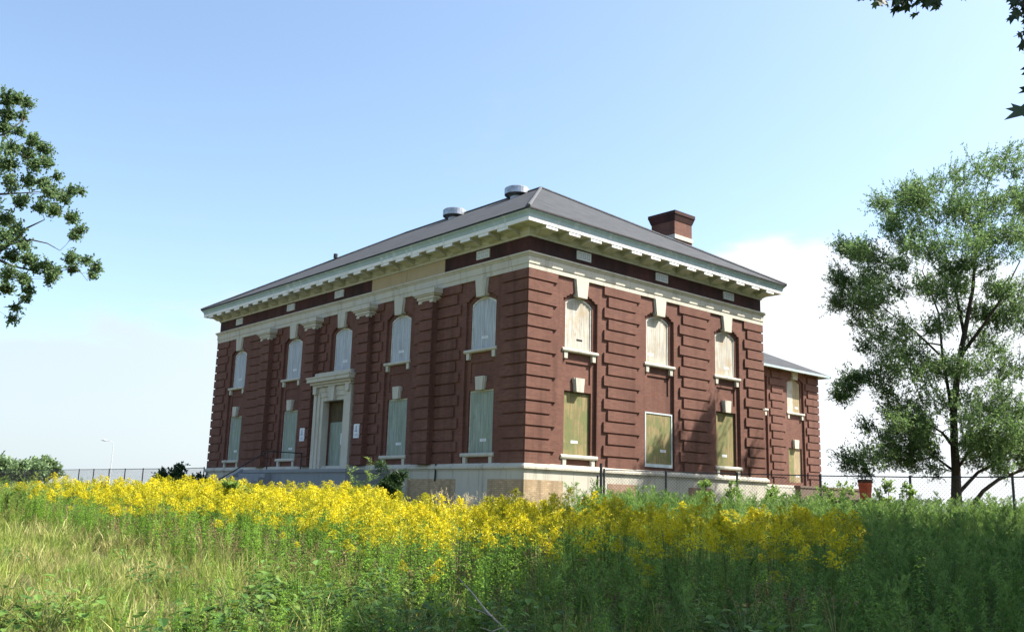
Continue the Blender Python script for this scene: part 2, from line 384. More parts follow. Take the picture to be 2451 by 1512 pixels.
def arc(u, half, spring, crown):
    h = crown-spring; Rr = (half*half+h*h)/(2*h)
    return spring + math.sqrt(max(Rr*Rr-u*u, 0))-(Rr-h)
OUT_H, IN_H = 0.98, 0.76
OUT_S, OUT_C, IN_S, IN_C = 6.50, 6.86, 6.43, 6.68
OD, DU, DL = 0.11, 0.18, 0.23
def groove(k): return 0.44+0.4686*(k-1) if k > 0 else 0.0
def courses(top=BTOP, n=15):
    out = []
    for k in range(n+1):
        lo = 0.0 if k == 0 else groove(k)+0.036
        hi = top if k == n else groove(k+1)-0.036
        out.append((k, lo, hi))
    return out
def heightfield(name, L, top, bays, piers, pils, fn, flip, nc=15, lower_flat=(), s_in=IN_S, c_in=IN_C, s_out=OUT_S, c_out=OUT_C, lowwin=(0.42, 2.90), upbot=4.55, skip_lower=(), panel=True, door=None):
    """one welded brick wall: quoin blocks stand proud, window bays step back; bays are centre lines, piers are (centre, half-long, half-short)"""
    PR = 0.07
    us = {0.0, L}; vs = {0.0, top}
    blocks = []
    for k, lo, hi in courses(top, nc):
        vs.update((lo, hi))
        for (a_long, b_long, a_short, b_short, base) in piers:
            a, b = (a_long, b_long) if k % 2 else (a_short, b_short)
            a, b = max(a, -PR), min(b, L+PR)
            blocks.append((a, b, lo, hi, base-PR)); us.update((a, b))
    for a, b in pils: us.update((a, b))
    n = 12
    for c in bays:
        for half, s, cr in ((OUT_H, s_out, c_out), (IN_H, s_in, c_in)):
            for i in range(n+1):
                u = -half+2*half*i/n; us.add(round(c+u, 4))
            for i in range(n//2):
                vs.add(round(arc(-half+2*half*(i+0.5)/n, half, s, cr), 4))
        us.update((c-0.70, c+0.70))
    if door: us.update((door-.94, door+.94)); vs.add(3.10)
    vs.update((upbot, lowwin[0], lowwin[1], 3.22, 4.02))
    us = sorted(us); vs = sorted(vs)
    us = [u for i, u in enumerate(us) if i == 0 or u-us[i-1] > 1e-3]; vs = [v for i, v in enumerate(vs) if i == 0 or v-vs[i-1] > 1e-3]
    def depth(u, v):
        for a, b, lo, hi, d in blocks:
            if a < u < b and lo < v < hi: return d
        if u < 0 or u > L: return None
        if door and abs(u-door) < 0.94 and v < 3.10: return 0.30
        for a, b in pils:
            if a < u < b: return -0.28
        for c in bays:
            du = abs(u-c)
            if du < OUT_H and v < arc(du, OUT_H, s_out, c_out):
                if du < IN_H and upbot < v < arc(du, IN_H, s_in, c_in): return DU
                if c not in skip_lower and du < IN_H and lowwin[0] < v < lowwin[1]: return DL
                if panel and du < 0.70 and 3.22 < v < 4.02: return OD+0.045
                return OD
        return 0.0
    g = [[depth((us[i]+us[i+1])/2, (vs[j]+vs[j+1])/2) for j in range(len(vs)-1)] for i in range(len(us)-1)]
    mb = MB()
    def q(pts):
        pts = [fn(*p_) for p_ in pts]
        mb.face(pts[::-1] if flip else pts, 0, True)
    nu, nv = len(us)-1, len(vs)-1
    for i in range(nu):
        for j in range(nv):
            d = g[i][j]
            if d is not None: q(((us[i], vs[j], d), (us[i+1], vs[j], d), (us[i+1], vs[j+1], d), (us[i], vs[j+1], d)))
    for i in range(nu+1):
        for j in range(nv):
            a = g[i-1][j] if i > 0 else None; b = g[i][j] if i < nu else None
            if a is None and b is None: continue
            a2 = 0.0 if a is None else a; b2 = 0.0 if b is None else b
            if abs(a2-b2) > 1e-5: q(((us[i], vs[j], a2), (us[i], vs[j], b2), (us[i], vs[j+1], b2), (us[i], vs[j+1], a2)))
    for i in range(nu):
        for j in range(1, nv):
            a, b = g[i][j-1], g[i][j]
            a2 = 0.0 if a is None else a; b2 = 0.0 if b is None else b
            if (a is None and b is None) or abs(a2-b2) < 1e-5: continue
            q(((us[i], vs[j], a2), (us[i+1], vs[j], a2), (us[i+1], vs[j], b2), (us[i], vs[j], b2)))
    return P(mb, name, M['brick'])
RFN = lambda u, v, d: (u, d, v)            # wall facing the field (y = 0)
LFN = lambda u, v, d: (d, u, v)            # long entrance wall (x = 0)
WINGY = 6.6
WFN = lambda u, v, d: (WX+u, WINGY+d, v)   # the lower wing behind
RB = [2.87, 7.78, 12.69]
LB = [2.76, 8.56, 13.45, 18.28, 24.68]
PILS = [(5.63, 6.57), (10.58, 11.52), (15.48, 16.42), (20.35, 21.29)]
heightfield('brick_wall', WX, BTOP, RB,
            [(-0.055, 1.52, -0.055, 1.25, 0), (4.20, 6.46, 4.45, 6.20, 0), (9.10, 11.36, 9.35, 11.10, 0), (WX-1.52, WX+.055, WX-1.27, WX+.055, 0)], [], RFN, False, skip_lower=(7.78,))
lp = [(0.0, 1.50, 0.0, 1.25, 0), (4.05, 5.63, 4.30, 5.63, 0), (6.57, 7.30, 6.57, 7.05, 0), (9.80, 10.58, 10.05, 10.58, 0), (11.52, 12.20, 11.52, 11.95, 0), (14.70, 15.48, 14.95, 15.48, 0),
      (16.42, 17.02, 16.42, 16.8, 0), (19.55, 20.35, 19.8, 20.35, 0), (21.29, 23.42, 21.29, 23.15, 0), (LY-1.55, LY+.055, LY-1.3, LY+.055, 0)]
lp += [(a, b, a, b, -0.28) for a, b in PILS]
heightfield('brick_wall', LY, BTOP, LB, lp, PILS, LFN, True, skip_lower=(13.45,), door=13.45)
# plain rear walls
m = MB()
m.face([(WX, 0, 0), (WX, LY, 0), (WX, LY, BTOP), (WX, 0, BTOP)]); m.face([(WX, LY, 0), (0, LY, 0), (0, LY, BTOP), (WX, LY, BTOP)])
P(m, 'rear_brick_wall', M['brick'])
# plinth and stone bands
m = MB(); m.sweep([(-0.3, 0.006), (0.05, 0.006), (0.13, -0.07), (0.17, -0.12), (0.17, -0.20), (0.10, -0.235), (0.10, -0.27), (0.085, -0.29), (0.085, -3.2)], 0, WX, 0, LY); P(m, 'stone_plinth', M['plinth'])
m = MB(); m.sweep([(-0.1, 7.394), (0.075, 7.394), (0.075, 7.58), (0.10, 7.585), (0.10, 7.86), (0.125, 7.87), (0.15, 7.92), (0.20, 7.96), (0.20, 8.02), (0.0, 8.06), (-0.1, 8.06)], 0, WX, 0, LY); P(m, 'stone_band', M['stone'])
m = MB(); m.sweep([(0.0, 8.03), (0.0, 8.72)], 0, WX, 0, LY); P(m, 'frieze', M['frieze'])
# cornice with modillions, gutter and roof
m = MB(); m.sweep([(0.0, 8.67), (0.05, 8.67), (0.06, 8.73), (0.12, 8.78), (0.15, 8.84), (0.15, 9.0), (0.74, 9.0)], 0, WX, 0, LY); cor = P(m, 'cornice', M['cornice'])
m = MB(); m.sweep([(0.70, 8.985), (0.775, 8.985), (0.775, 9.14), (0.70, 9.15)], 0, WX, 0, LY); P(m, 'corona', M['white'])
m = MB(); m.sweep([(0.70, 9.142), (0.785, 9.145), (0.79, 9.20), (0.805, 9.26), (0.84, 9.31), (0.875, 9.34), (0.885, 9.36), (0.885, 9.40)], 0, WX, 0, LY); P(m, 'gutter', M['gutter'])
m = MB(); m.sweep([(0.80, 9.398), (0.895, 9.402), (0.90, 9.445), (0.80, 9.46)], 0, WX, 0, LY); P(m, 'gutter_edge', M['lip'])
def modillion(fn):
    b = MB(); h = 0.31
    prof = [(0.15, 8.999), (0.757, 8.999), (0.757, 8.865), (0.66, 8.845), (0.5, 8.87), (0.40, 8.84), (0.30, 8.79), (0.2, 8.76), (0.15, 8.755)]
    i0 = [b.p(fn(-h, z, -p_)) for p_, z in prof]; i1 = [b.p(fn(h, z, -p_)) for p_, z in prof]
    for k in range(len(prof)):
        j = (k+1) % len(prof); b.f.append([i0[k], i1[k], i1[j], i0[j]]); b.m.append(0 if k in (1,) else 1)
    b.f.append(i0[::-1]); b.m.append(1); b.f.append(i1); b.m.append(1)
    return b
def proto_copy(proto, loc, parent):
    c = proto.copy(); COL.objects.link(c); c.parent = parent; c.location = loc; return c
mr = modillion(lambda u, v, d: (u, d, v)).build('modillion', [M['white'], M['cornice']], cor); mr.location = (0.47, 0, 0)
for i in range(1, 13): proto_copy(mr, (0.47+1.234*i, 0, 0), cor)
ml = modillion(lambda u, v, d: (d, u, v)).build('modillion', [M['white'], M['cornice']], cor); ml.location = (0, 0.75, 0)
for i in range(1, 24): proto_copy(ml, (0, 0.75+1.159*i, 0), cor)
# roof
E_, ZR = 0.93, 9.45
RA = WX/2; SL = (14.42-ZR)/(RA+E_)
m = MB()
c0, c1, c2, c3 = (-E_, -E_, ZR), (WX+E_, -E_, ZR), (WX+E_, LY+E_, ZR), (-E_, LY+E_, ZR)
a0, a1 = (RA, RA, 14.42), (RA, LY-RA, 14.42)
for f in ([c0, c1, a0], [c1, c2, a1, a0], [c2, c3, a1], [c3, c0, a0, a1]): m.face(f)
dz = 0.055
for a, b in ((c0, c1), (c1, c2), (c2, c3), (c3, c0)):
    m.face([(a[0], a[1], a[2]-dz), (b[0], b[1], b[2]-dz), b, a], 1)
m.face([(p_[0], p_[1], p_[2]-dz) for p_ in (c3, c2, c1, c0)], 1)
roof = P(m, 'hipped_roof', [M['roof'], M['roofedge']])
m = MB()
for a, b in ((c0, a0), (c1, a0), (c2, a1), (c3, a1), (a0, a1)):
    m.tube([np.array(a)+(0, 0, .015), np.array(b)+(0, 0, .015)], 0.075, 6)
P(m, 'hip_cap', M['hip'], roof)
# chimney
m = MB(); cx, cy = 13.42, 3.6; ex, ey = 1.42, 1.55
def ring(b, z0, z1, g, mm=0, g1=None):
    g1 = g if g1 is None else g1
    lo = [(cx-g, cy-g, z0), (cx+ex+g, cy-g, z0), (cx+ex+g, cy+ey+g, z0), (cx-g, cy+ey+g, z0)]
    hi = [(cx-g1, cy-g1, z1), (cx+ex+g1, cy-g1, z1), (cx+ex+g1, cy+ey+g1, z1), (cx-g1, cy+ey+g1, z1)]
    for i in range(4):
        j = (i+1) % 4; b.face([lo[i], lo[j], hi[j], hi[i]], mm)
    b.face(hi, mm); b.face(lo[::-1], mm)
ring(m, 9.3, 13.12, 0.0)
chim = P(m, 'chimney', M['brick'], None)
m = MB(); ring(m, 12.12, 12.34, 0.05); P(m, 'stone_course', M['trim'], chim)
m = MB(); ring(m, 13.10, 13.42, 0.02, 0, 0.12); ring(m, 13.421, 13.60, 0.135, 0); P(m, 'chimney_cap', M['frieze'], chim)
m = MB(); m.box((cx+.2, cy+.2, 13.6), (cx+ex-.2, cy+ey-.2, 13.66)); P(m, 'flue', M['dark'], chim)
# roof ventilators
def ventilator(x, y, z):
    m = MB(); m.lathe([(0.36, -0.75), (0.36, 0.02), (0.50, 0.10), (0.60, 0.16), (0.60, 0.20)], (x, y, z), 24)
    v = P(m, 'roof_ventilator', M['zinc'])
    m = MB(); m.lathe([(0.655, 0.10), (0.67, 0.12), (0.67, 0.44), (0.60, 0.50), (0.3, 0.56), (0.02, 0.58)], (x, y, z), 28); P(m, 'ventilator_hood', M['zinc'], v, smooth=False)
ventilator(7.55, 9.35, 14.22); ventilator(7.5, 14.6, 14.18)
m = MB(); m.tube([(4.75, 22.75, 12.3), (4.75, 22.75, 12.95)], 0.09, 8); m.tube([(4.75, 22.75, 12.80), (4.75, 22.75, 13.05)], 0.13, 8, 0); P(m, 'vent_pipe', M['iron'])
# frieze vents and panels
def frieze_vent(fn, c, w=0.41):
    m = MB(); m.prism([(c-w, 8.24), (c+w, 8.24), (c+w, 8.60), (c-w, 8.60)], fn, 0.0, -0.05)
    v = P(m, 'frieze_vent', M['vent'])
    for k in (-1, 0, 1):
        m = MB(); u = c+k*0.25
        for (a, b, c_, d_) in ((-.08, .08, 8.50, 8.53), (-.08, .08, 8.31, 8.34), (-.08, -.05, 8.34, 8.50), (.05, .08, 8.34, 8.50)):
            m.prism([(u+a, c_), (u+b, c_), (u+b, d_), (u+a, d_)], fn, -0.049, -0.053)
        P(m, 'vent_grille', M['ink'], v)
for c in (2.98, 7.92, 12.87): frieze_vent(RFN, c)
for c in (2.76, 13.9, 18.82, 24.98): frieze_vent(LFN, c)
m = MB()
for a, b in ((5.30, 8.08), (8.10, 10.92)): m.prism([(a, 8.07), (b, 8.07), (b, 8.655), (a, 8.655)], LFN, 0.0, -0.045)
P(m, 'frieze_panel', M['tan_panel'])
# pilaster capitals
for a, b in PILS:
    m = MB(); c = (a+b)/2
    for (hw, lo, hi, p_) in ((0.54, 6.90, 6.97, .37), (0.60, 6.97, 7.10, .42), (0.70, 7.10, 7.17, .48), (0.77, 7.17, 7.392, .53)):
        m.prism([(c-hw, lo), (c+hw, lo), (c+hw, hi-.001), (c-hw, hi-.001)], LFN, 0.02, -p_)
    for s in (-1, 1): m.prism([(c+s*.40-.1, 6.80), (c+s*.40+.1, 6.80), (c+s*.40+.13, 6.899), (c+s*.40-.13, 6.899)], LFN, -0.2, -0.40)
    P(m, 'capital', M['trim'])

# windows -----------------------------------------------------------
def arched(c, half, bot, spring, crown, n=12):
    return [(c-half, bot), (c+half, bot)] + [(c+half-2*half*i/n, arc(half-2*half*i/n, half, spring, crown)) for i in range(n+1)]
def sticker(par, fn, c, v, d, w=0.19, h=0.055):
    m = MB(); m.prism([(c-w, v-h), (c+w, v-h), (c+w, v+h), (c-w, v+h)], fn, d, d-0.006)
    for k in range(2):
        y = v+0.02-0.035*k; m.prism([(c-w*.7, y-.006), (c+w*(.6-.2*k), y-.006), (c+w*(.6-.2*k), y+.006), (c-w*.7, y+.006)], fn, d-0.006, d-0.008, 1)
    P(m, 'notice_sticker', [M['sticker'], M['ink']], par)
def sill(par, fn, c, v0, v1, legs):
    m = MB()
    prof = [(-0.10, v0), (0.12, v0), (0.165, v0+0.03), (0.175, v0+0.075), (0.165, v1-0.03), (0.12, v1), (-0.10, v1)]
    a = [m.p(fn(c-1.02, z, OD-p_)) for p_, z in prof]; b = [m.p(fn(c+1.02, z, OD-p_)) for p_, z in prof]
    for k in range(len(prof)):
        j = (k+1) % len(prof); m.f.append([a[k], a[j], b[j], b[k]]); m.m.append(0)
    m.f.append(a[::-1]); m.m.append(0); m.f.append(b); m.m.append(0)
    s = P(m, 'sill', M['trim'], par)
    for sg in (-1, 1):
        m = MB(); u = c+sg*0.80
        m.prism([(u-.085, legs), (u+.085, legs), (u+.1, v0-.001), (u-.1, v0-.001)], fn, OD+.02, OD-0.12); P(m, 'sill_bracket', M['trim'], s)
def keystone(par, fn, c, v0, v1, w0, w1, pr):
    m = MB(); m.prism([(c-w0, v0), (c+w0, v0), (c+w1, v1), (c-w1, v1)], fn, 0.14, -pr)
    m.prism([(c-w0-.05, v0+.02), (c-w0-.002, v0+.02), (c-w1-.002, v1), (c-w1-.05, v1)], fn, 0.14, -pr+.05)
    P(m, 'keystone', M['trim'], par)
def upper_window(fn, c, mat, st=None, dark=None):
    m = MB(); d = DU; h = IN_H-.01
    outer = arched(c, h, 4.56, IN_S, IN_C-.01); inner = arched(c, h-.055, 4.56, IN_S-.055, IN_C-.085)
    n = len(outer)
    for i in range(n):
        if i == 0: continue
        j = (i+1) % n
        m.face([fn(*outer[i], d-.045), fn(*outer[j], d-.045), fn(*inner[j], d-.045), fn(*inner[i], d-.045)])
        m.face([fn(*inner[i], d-.045), fn(*inner[j], d-.045), fn(*inner[j], d), fn(*inner[i], d)])
    w = P(m, 'upper_window', M['frame'])
    m = MB(); m.prism(arched(c, h-.004, 4.562, IN_S, IN_C-.014), fn, d-.002, d-.02); P(m, 'window_board', mat, w)
    sill(w, fn, c, 4.41, 4.555, 4.15); keystone(w, fn, c, 6.67, 7.392, .27, .36, .10)
    if st: sticker(w, fn, c+st[0], st[1], d-.02)
    if dark:
        m = MB(); m.prism([(c+dark[0]-.17, dark[1]-.04), (c+dark[0]+.17, dark[1]-.04), (c+dark[0]+.17, dark[1]+.04), (c+dark[0]-.17, dark[1]+.04)], fn, d-.02, d-.024); P(m, 'board_slot', M['dark'], w)
def lower_window(fn, c, mat, st=None):
    m = MB(); d = DL; h = IN_H
    for a, b, lo, hi in ((-h, -h+.05, .42, 2.9), (h-.05, h, .42, 2.9), (-h+.05, h-.05, 2.84, 2.9)):
        m.prism([(c+a+.002, lo+.002), (c+b-.002, lo+.002), (c+b-.002, hi-.002), (c+a+.002, hi-.002)], fn, d-.002, d-.05)
    w = P(m, 'lower_window', M['frame'] if mat is M['board_green'] else M['board_brown'])
    m = MB(); m.prism([(c-h+.03, .423), (c+h-.03, .423), (c+h-.03, 2.86), (c-h+.03, 2.86)], fn, d-.004, d-.03); P(m, 'window_board', mat, w)
    sill(w, fn, c, .255, .415, .008); keystone(w, fn, c, 2.88, 3.43, .20, .255, .03)
    if st: sticker(w, fn, c+st[0], st[1], d-.03)
upper_window(RFN, RB[0], M['board_up'], None, (.10, 4.98)); upper_window(RFN, RB[1], M['board_up'], (-.42, 4.95)); upper_window(RFN, RB[2], M['board_up'], (.18, 4.98))
lower_window(RFN, RB[0], M['board_olive'], (-.08, 0.93)); lower_window(RFN, RB[2], M['board_olive'], (-.05, 0.90))
for i, c in enumerate(LB):
    upper_window(LFN, c, M['board_shade'], (-.05 if i != 2 else -.2, 5.02))
    if i != 2: lower_window(LFN, c, M['board_green'], (-.1, 0.92))
# the boarded doorway opening in the middle of the sunny wall: a framed panel standing proud of the bay
c = RB[1]; m = MB(); fr = OD-.055
for a, b, lo, hi in ((-.90, -.84, .16, 2.46), (.84, .90, .16, 2.46), (-.84, .84, 2.40, 2.46), (-.84, .84, .16, .30)):
    m.prism([(c+a, lo), (c+b, lo), (c+b, hi), (c+a, hi)], RFN, OD, fr)
w = P(m, 'panel_frame', M['pale_frame'])
m = MB(); m.prism([(c-.84, .30), (c+.84, .30), (c+.84, 2.40), (c-.84, 2.40)], RFN, OD-.001, OD-.03); P(m, 'window_board', M['board_olive'], w)
sticker(w, RFN, c+.30, 0.86, OD-.03)
# entrance -----------------------------------------------------------
c = 13.45
m = MB()
for a, b, p_ in ((-1.70, -1.42, .34), (-1.42, -1.18, .30), (-1.18, -0.94, .24)):
    for s in (1, -1):
        x0, x1 = sorted((c+s*a, c+s*b)); top = 3.78 if p_ > .33 else (3.55 if p_ > .29 else 3.30)
        m.prism([(x0+.001, -.25), (x1-.001, -.25), (x1-.001, top), (x0+.001, top)], LFN, .30, -p_)
for hw, lo, hi, p_ in ((1.419, 3.551, 3.78, .30), (1.179, 3.301, 3.549, .27), (.939, 3.10, 3.299, .22)):
    m.prism([(c-hw, lo), (c+hw, lo), (c+hw, hi), (c-hw, hi)], LFN, .28, -p_)
ent = P(m, 'entrance_surround', M['stone'])
m = MB()
for hw, lo, hi, p_ in ((1.76, 3.79, 3.90, .42), (1.86, 3.901, 4.02, .52), (1.97, 4.021, 4.20, .66), (1.99, 4.201, 4.27, .70)):
    m.prism([(c-hw, lo), (c+hw, lo), (c+hw, hi), (c-hw, hi)], LFN, .02, -p_)
m.prism([(c-1.66, 4.271), (c+1.66, 4.271), (c+1.62, 4.48), (c-1.62, 4.48)], LFN, .02, -.40)
P(m, 'entrance_cornice', M['stone'], ent)
for s in (-1, 1):
    m = MB(); m.prism([(c+s*1.5-.14, 3.45), (c+s*1.5+.14, 3.45), (c+s*1.5+.16, 3.785), (c+s*1.5-.16, 3.785)], LFN, -.3, -.46); P(m, 'console', M['trim'], ent)
m = MB(); m.prism([(c-.22, 3.08), (c+.22, 3.08), (c+.29, 3.786), (c-.29, 3.786)], LFN, -.2, -.40); P(m, 'keystone', M['trim'], ent)
m = MB(); m.prism([(c-.94, -.25), (c+.94, -.25), (c+.94, 2.10), (c-.94, 2.10)], LFN, .26, .23); dr = P(m, 'boarded_door', M['board_green'])
m = MB(); m.prism([(c-.94, 2.101), (c+.94, 2.101), (c+.94, 3.12), (c-.94, 3.12)], LFN, .26, .225); P(m, 'transom_board', M['board_brown'], dr)
m = MB(); m.prism([(c-.55, 1.00), (c-.09, 1.00), (c-.09, 1.55), (c-.55, 1.55)], LFN, .229, .222); P(m, 'door_notice', M['sticker'], dr)
for y in (16.05, 11.05):
    d = -.335 if y < 12 else -.335
    m = MB(); m.prism([(y-.23, 1.22), (y+.23, 1.22), (y+.23, 1.86), (y-.23, 1.86)], LFN, -.32, -.368)
    for (a, b, lo, hi) in ((-.04, .06, 1.56, 1.78), (-.10, .14, 1.50, 1.56), (-.14, .10, 1.38, 1.41), (-.14, .14, 1.31, 1.34)):
        m.prism([(y+a, lo), (y+b, lo), (y+b, hi), (y+a, hi)], LFN, -.368, -.371, 1)
    P(m, 'wall_notice', [M['sticker'], M['ink']])
# porch landing, cheek walls and steps
m = MB(); m.box((-2.3, 8.6, -3.0), (-0.09, 18.1, -0.26)); m.box((-2.36, 8.55, -0.40), (-0.088, 18.15, -0.258))
porch = P(m, 'porch', M['concrete'])
for k in range(8):
    m = MB(); m.box((-2.3-0.32*(k+1), 15.2, -3.0), (-2.302-0.32*k, 18.0, -0.26-0.19*(k+1))); P(m, 'step', M['concrete'], porch)
m = MB(); m.face([(-2.31, 18.15, -.2), (-5.0, 18.15, -1.9), (-5.0, 18.15, -3), (-2.31, 18.15, -3)]); m.face([(-2.31, 18.5, -.2), (-5.0, 18.5, -1.9), (-5.0, 18.5, -3), (-2.31, 18.5, -3)])
m.face([(-2.31, 18.15, -.2), (-5, 18.15, -1.9), (-5, 18.5, -1.9), (-2.31, 18.5, -.2)]); m.face([(-5, 18.15, -1.9), (-5, 18.5, -1.9), (-5, 18.5, -3), (-5, 18.15, -3)])
P(m, 'cheek_wall', M['concrete'], porch)
m = MB(); m.tube([(-0.25, 15.9, 0.62), (-2.2, 15.9, 0.62), (-5.2, 15.9, -1.2)], 0.028, 6); m.tube([(-2.2, 15.9, 0.62), (-2.2, 15.9, -.3)], 0.024, 6); m.tube([(-0.4, 15.9, 0.62), (-0.4, 15.9, -.3)], 0.024, 6); m.tube([(-5.1, 15.9, -1.15), (-5.1, 15.9, -2.2)], 0.024, 6)
P(m, 'handrail', M['iron'], porch)
# bricked-in basement openings
def infill(fn, a, b, mat, top=-.60, pr=.105):
    m = MB(); m.prism([(a, -3.0), (b, -3.0), (b, top), (a, top)], fn, -.05, -pr); P(m, 'basement_infill', mat)
infill(RFN, -.10, 1.93, M['tan_brick']); infill(RFN, 4.44, 6.12, M['pink_brick'], -.62); infill(RFN, 9.6, 11.2, M['pink_brick'], -.62)
infill(LFN, -.06, 1.95, M['tan_brick']); infill(LFN, 3.95, 7.25, M['tan_brick'])
m = MB(); m.tube([(-.11, 5.25, .0), (-.13, 5.25, -.7)], .035, 6); P(m, 'drain_pipe', M['iron'])

# lower wing ----------------------------------------------------------
WL = 16.35; WT = 7.2
WB = [9.55, 13.68]
heightfield('wing_brick_wall', WL, WT, WB, [(5.5, 8.3, 5.7, 8.0, 0), (10.75, 12.45, 10.98, 12.2, 0), (WL-1.5, WL+.055, WL-1.25, WL+.055, 0)], [], WFN, False,
            lowwin=(.2, 2.32), panel=False)
m = MB(); x1 = WX+WL
m.face([(x1, WINGY, 0), (x1, 18, 0), (x1, 18, WT), (x1, WINGY, WT)]); m.face([(x1, 18, 0), (WX, 18, 0), (WX, 18, WT), (x1, 18, WT)]); P(m, 'wing_rear_wall', M['brick'])
m = MB(); m.sweep([(-.2, .004), (.08, .004), (.10, -.12), (.08, -.2), (.08, -3)], WX, x1, WINGY, 18); P(m, 'wing_plinth', M['plinth'])
e = .66; zz = WT-.02; hh = (18-WINGY)/2+e; sl = .50
m = MB(); q0, q1, q2, q3 = (WX-.05, WINGY-e, zz), (x1+e, WINGY-e, zz), (x1+e, 18+e, zz), (WX-.05, 18+e, zz)
t1 = (x1+e-hh, 12.3, zz+sl*hh); t0 = (WX-.05, 12.3, zz+sl*hh)
for f in ([q0, q1, t1, t0], [q1, q2, t1], [q2, q3, t0, t1]): m.face(f)
m.face([(a, b, zz-.02) for a, b, _ in (q3, q2, q1, q0)], 1)
for a, b in ((q0, q1), (q1, q2), (q2, q3)): m.face([(a[0], a[1], zz-.14), (b[0], b[1], zz-.14), b, a], 2)
P(m, 'wing_roof', [M['roof'], M['cornice'], M['gutter']])
def wing_window(c, st):
    upper_window(WFN, c, M['board_up'], (.15, 5.05)) if False else None
    m = MB(); h = IN_H-.01; m.prism(arched(c, h, 4.56, IN_S, IN_C-.012), WFN, DU-.002, DU-.025)
    w = P(m, 'wing_upper_window', M['board_tan'] if st else M['board_up']); sill(w, WFN, c, 4.41, 4.555, 4.15); keystone(w, WFN, c, 6.67, WT-.003, .26, .33, .06)
    m = MB(); m.prism([(c-.74, 4.57), (c-.1, 4.57), (c-.1, 6.60), (c-.74, 6.45)], WFN, DU-.026, DU-.045); P(m, 'window_board', M['board_up'], w)
    sticker(w, WFN, c+.35, 4.9, DU-.026)
    m = MB(); m.prism([(c-.75, .2), (c+.75, .2), (c+.75, 2.31), (c-.75, 2.31)], WFN, DL-.002, DL-.03)
    w = P(m, 'wing_lower_window', M['board_tan']); m = MB(); m.prism([(c-.74, .21), (c-.08, .21), (c-.08, 2.28), (c-.74, 2.28)], WFN, DL-.031, DL-.05); P(m, 'window_board', M['board_olive'], w)
    keystone(w, WFN, c, 2.30, 2.85, .22, .27, .03); sticker(w, WFN, c+.3, .6, DL-.031)
for c in WB: wing_window(c, True)

# ------------------------------------------------------------------ areaway wall, drum, fences, lamp
def areaway():
    m = MB(); m.box((27.2, 5.2, -3.2), (34.6, 5.55, -.16)); m.box((27.15, 5.15, -.158), (34.65, 5.6, -.04))
    o = m.build('retaining_wall', M['dirtywall']); tag(o, 'low dirty brown stone wall below the lower brick wing', 'wall')
areaway()
def drum():
    p_ = at(2070, 1147, 38.0); x, y = p_[0], p_[1]; zt = p_[2]
    blk = MB(); blk.box((x-.5, y-.5, float(gz(x, y))-.1), (x+.5, y+.5, zt-.82)); o = blk.build('concrete_block', M['dirtywall'], bevel=.02); tag(o, 'square stone block hidden in weeds under the orange drum', 'block')
    r = empty('traffic_drum', (x, y, zt-.82)); tag(r, 'tall orange plastic drum behind the fence beside the lower brick wing', 'drum')
    m = MB(); m.lathe([(.20, 0), (.215, .02), (.225, .26), (.232, .27), (.232, .30), (.24, .31), (.26, .54), (.268, .55), (.268, .66), (.272, .67)], (0, 0, .02), 22); m.build('body', M['orange'], r)
    m = MB(); m.lathe([(.275, .675), (.285, .69), (.285, .78), (.26, .80), (.12, .81)], (0, 0, .02), 22); m.build('lid', M['rust'], r)
    m = MB(); m.lathe([(.30, 0), (.30, .035), (.21, .04)], (0, 0, 0), 22); m.build('base', M['rust'], r)
drum()

def chainlink(name, pts, top, label, cat='fence', wire=0.0034, pitch=0.12, posts=None, extra=None):
    r = empty(name, (pts[0][0], pts[0][1], float(gz(*pts[0][:2]))-0.02)); base = np.array(r.location)
    tag(r, label, cat)
    tops = [np.array((x, y, t_)) for (x, y), t_ in zip(pts, top)]
    m = MB(); m.tube([q-base for q in tops], 0.022, 6); m.build('top_rail', M['fence'], r)
    for i, ((x, y), t_) in enumerate(zip(pts, top)):
        g = float(gz(x, y)); m = MB(); m.tube([np.array((x, y, g-.1))-base, np.array((x, y, t_+.05))-base], 0.042, 8); m.build('post', M['fence'], r)
    # woven wire: crossing diagonals in each bay
    V = []; F = []
    def wire_seg(a, b):
        d = b-a; n_ = np.cross(d, np.array([R2[0], R2[1], 0.0])); h = np.array([d[1], -d[0], 0.0]); h /= np.linalg.norm(h)+1e-9
        k = len(V); nrm = np.cross(d/np.linalg.norm(d), h); 
        for q in (a, b):
            for s in (0, 1, 2):
                ang = 2*math.pi*s/3; V.append(q + wire*(nrm*math.cos(ang)+h*math.sin(ang)))
        for s in range(3):
            s2 = (s+1) % 3; F.append((k+s, k+s2, k+3+s2, k+3+s))
    for i in range(len(pts)-1):
        a, b = tops[i], tops[i+1]; ga, gb = float(gz(a[0], a[1])), float(gz(b[0], b[1]))
        Lh = np.linalg.norm((b-a)[:2]); H = a[2]-ga
        n = int(Lh/pitch)
        hs = H/pitch
        for k in range(-int(hs)-1, n+1):
            for sg in (0, 1):
                u0, u1 = k*pitch, k*pitch+H
                c0_, c1_ = max(u0, 0), min(u1, Lh)
                if c1_-c0_ < 0.02: continue
                def pt(u, w):
                    f = u/Lh; bot = ga+(gb-ga)*f; tp = a[2]+(b[2]-a[2])*f
                    return np.array((a[0]+(b[0]-a[0])*f, a[1]+(b[1]-a[1])*f, bot+(tp-bot)*w)) - base
                w0, w1 = (c0_-u0)/H, (c1_-u0)/H
                if sg: w0, w1 = 1-w0, 1-w1
                wire_seg(pt(c0_, w0), pt(c1_, w1))
    o = bpy.data.objects.new('wire_mesh', npmesh('wire_mesh', V, F, [M['fence']])); link(o, r)
    return r
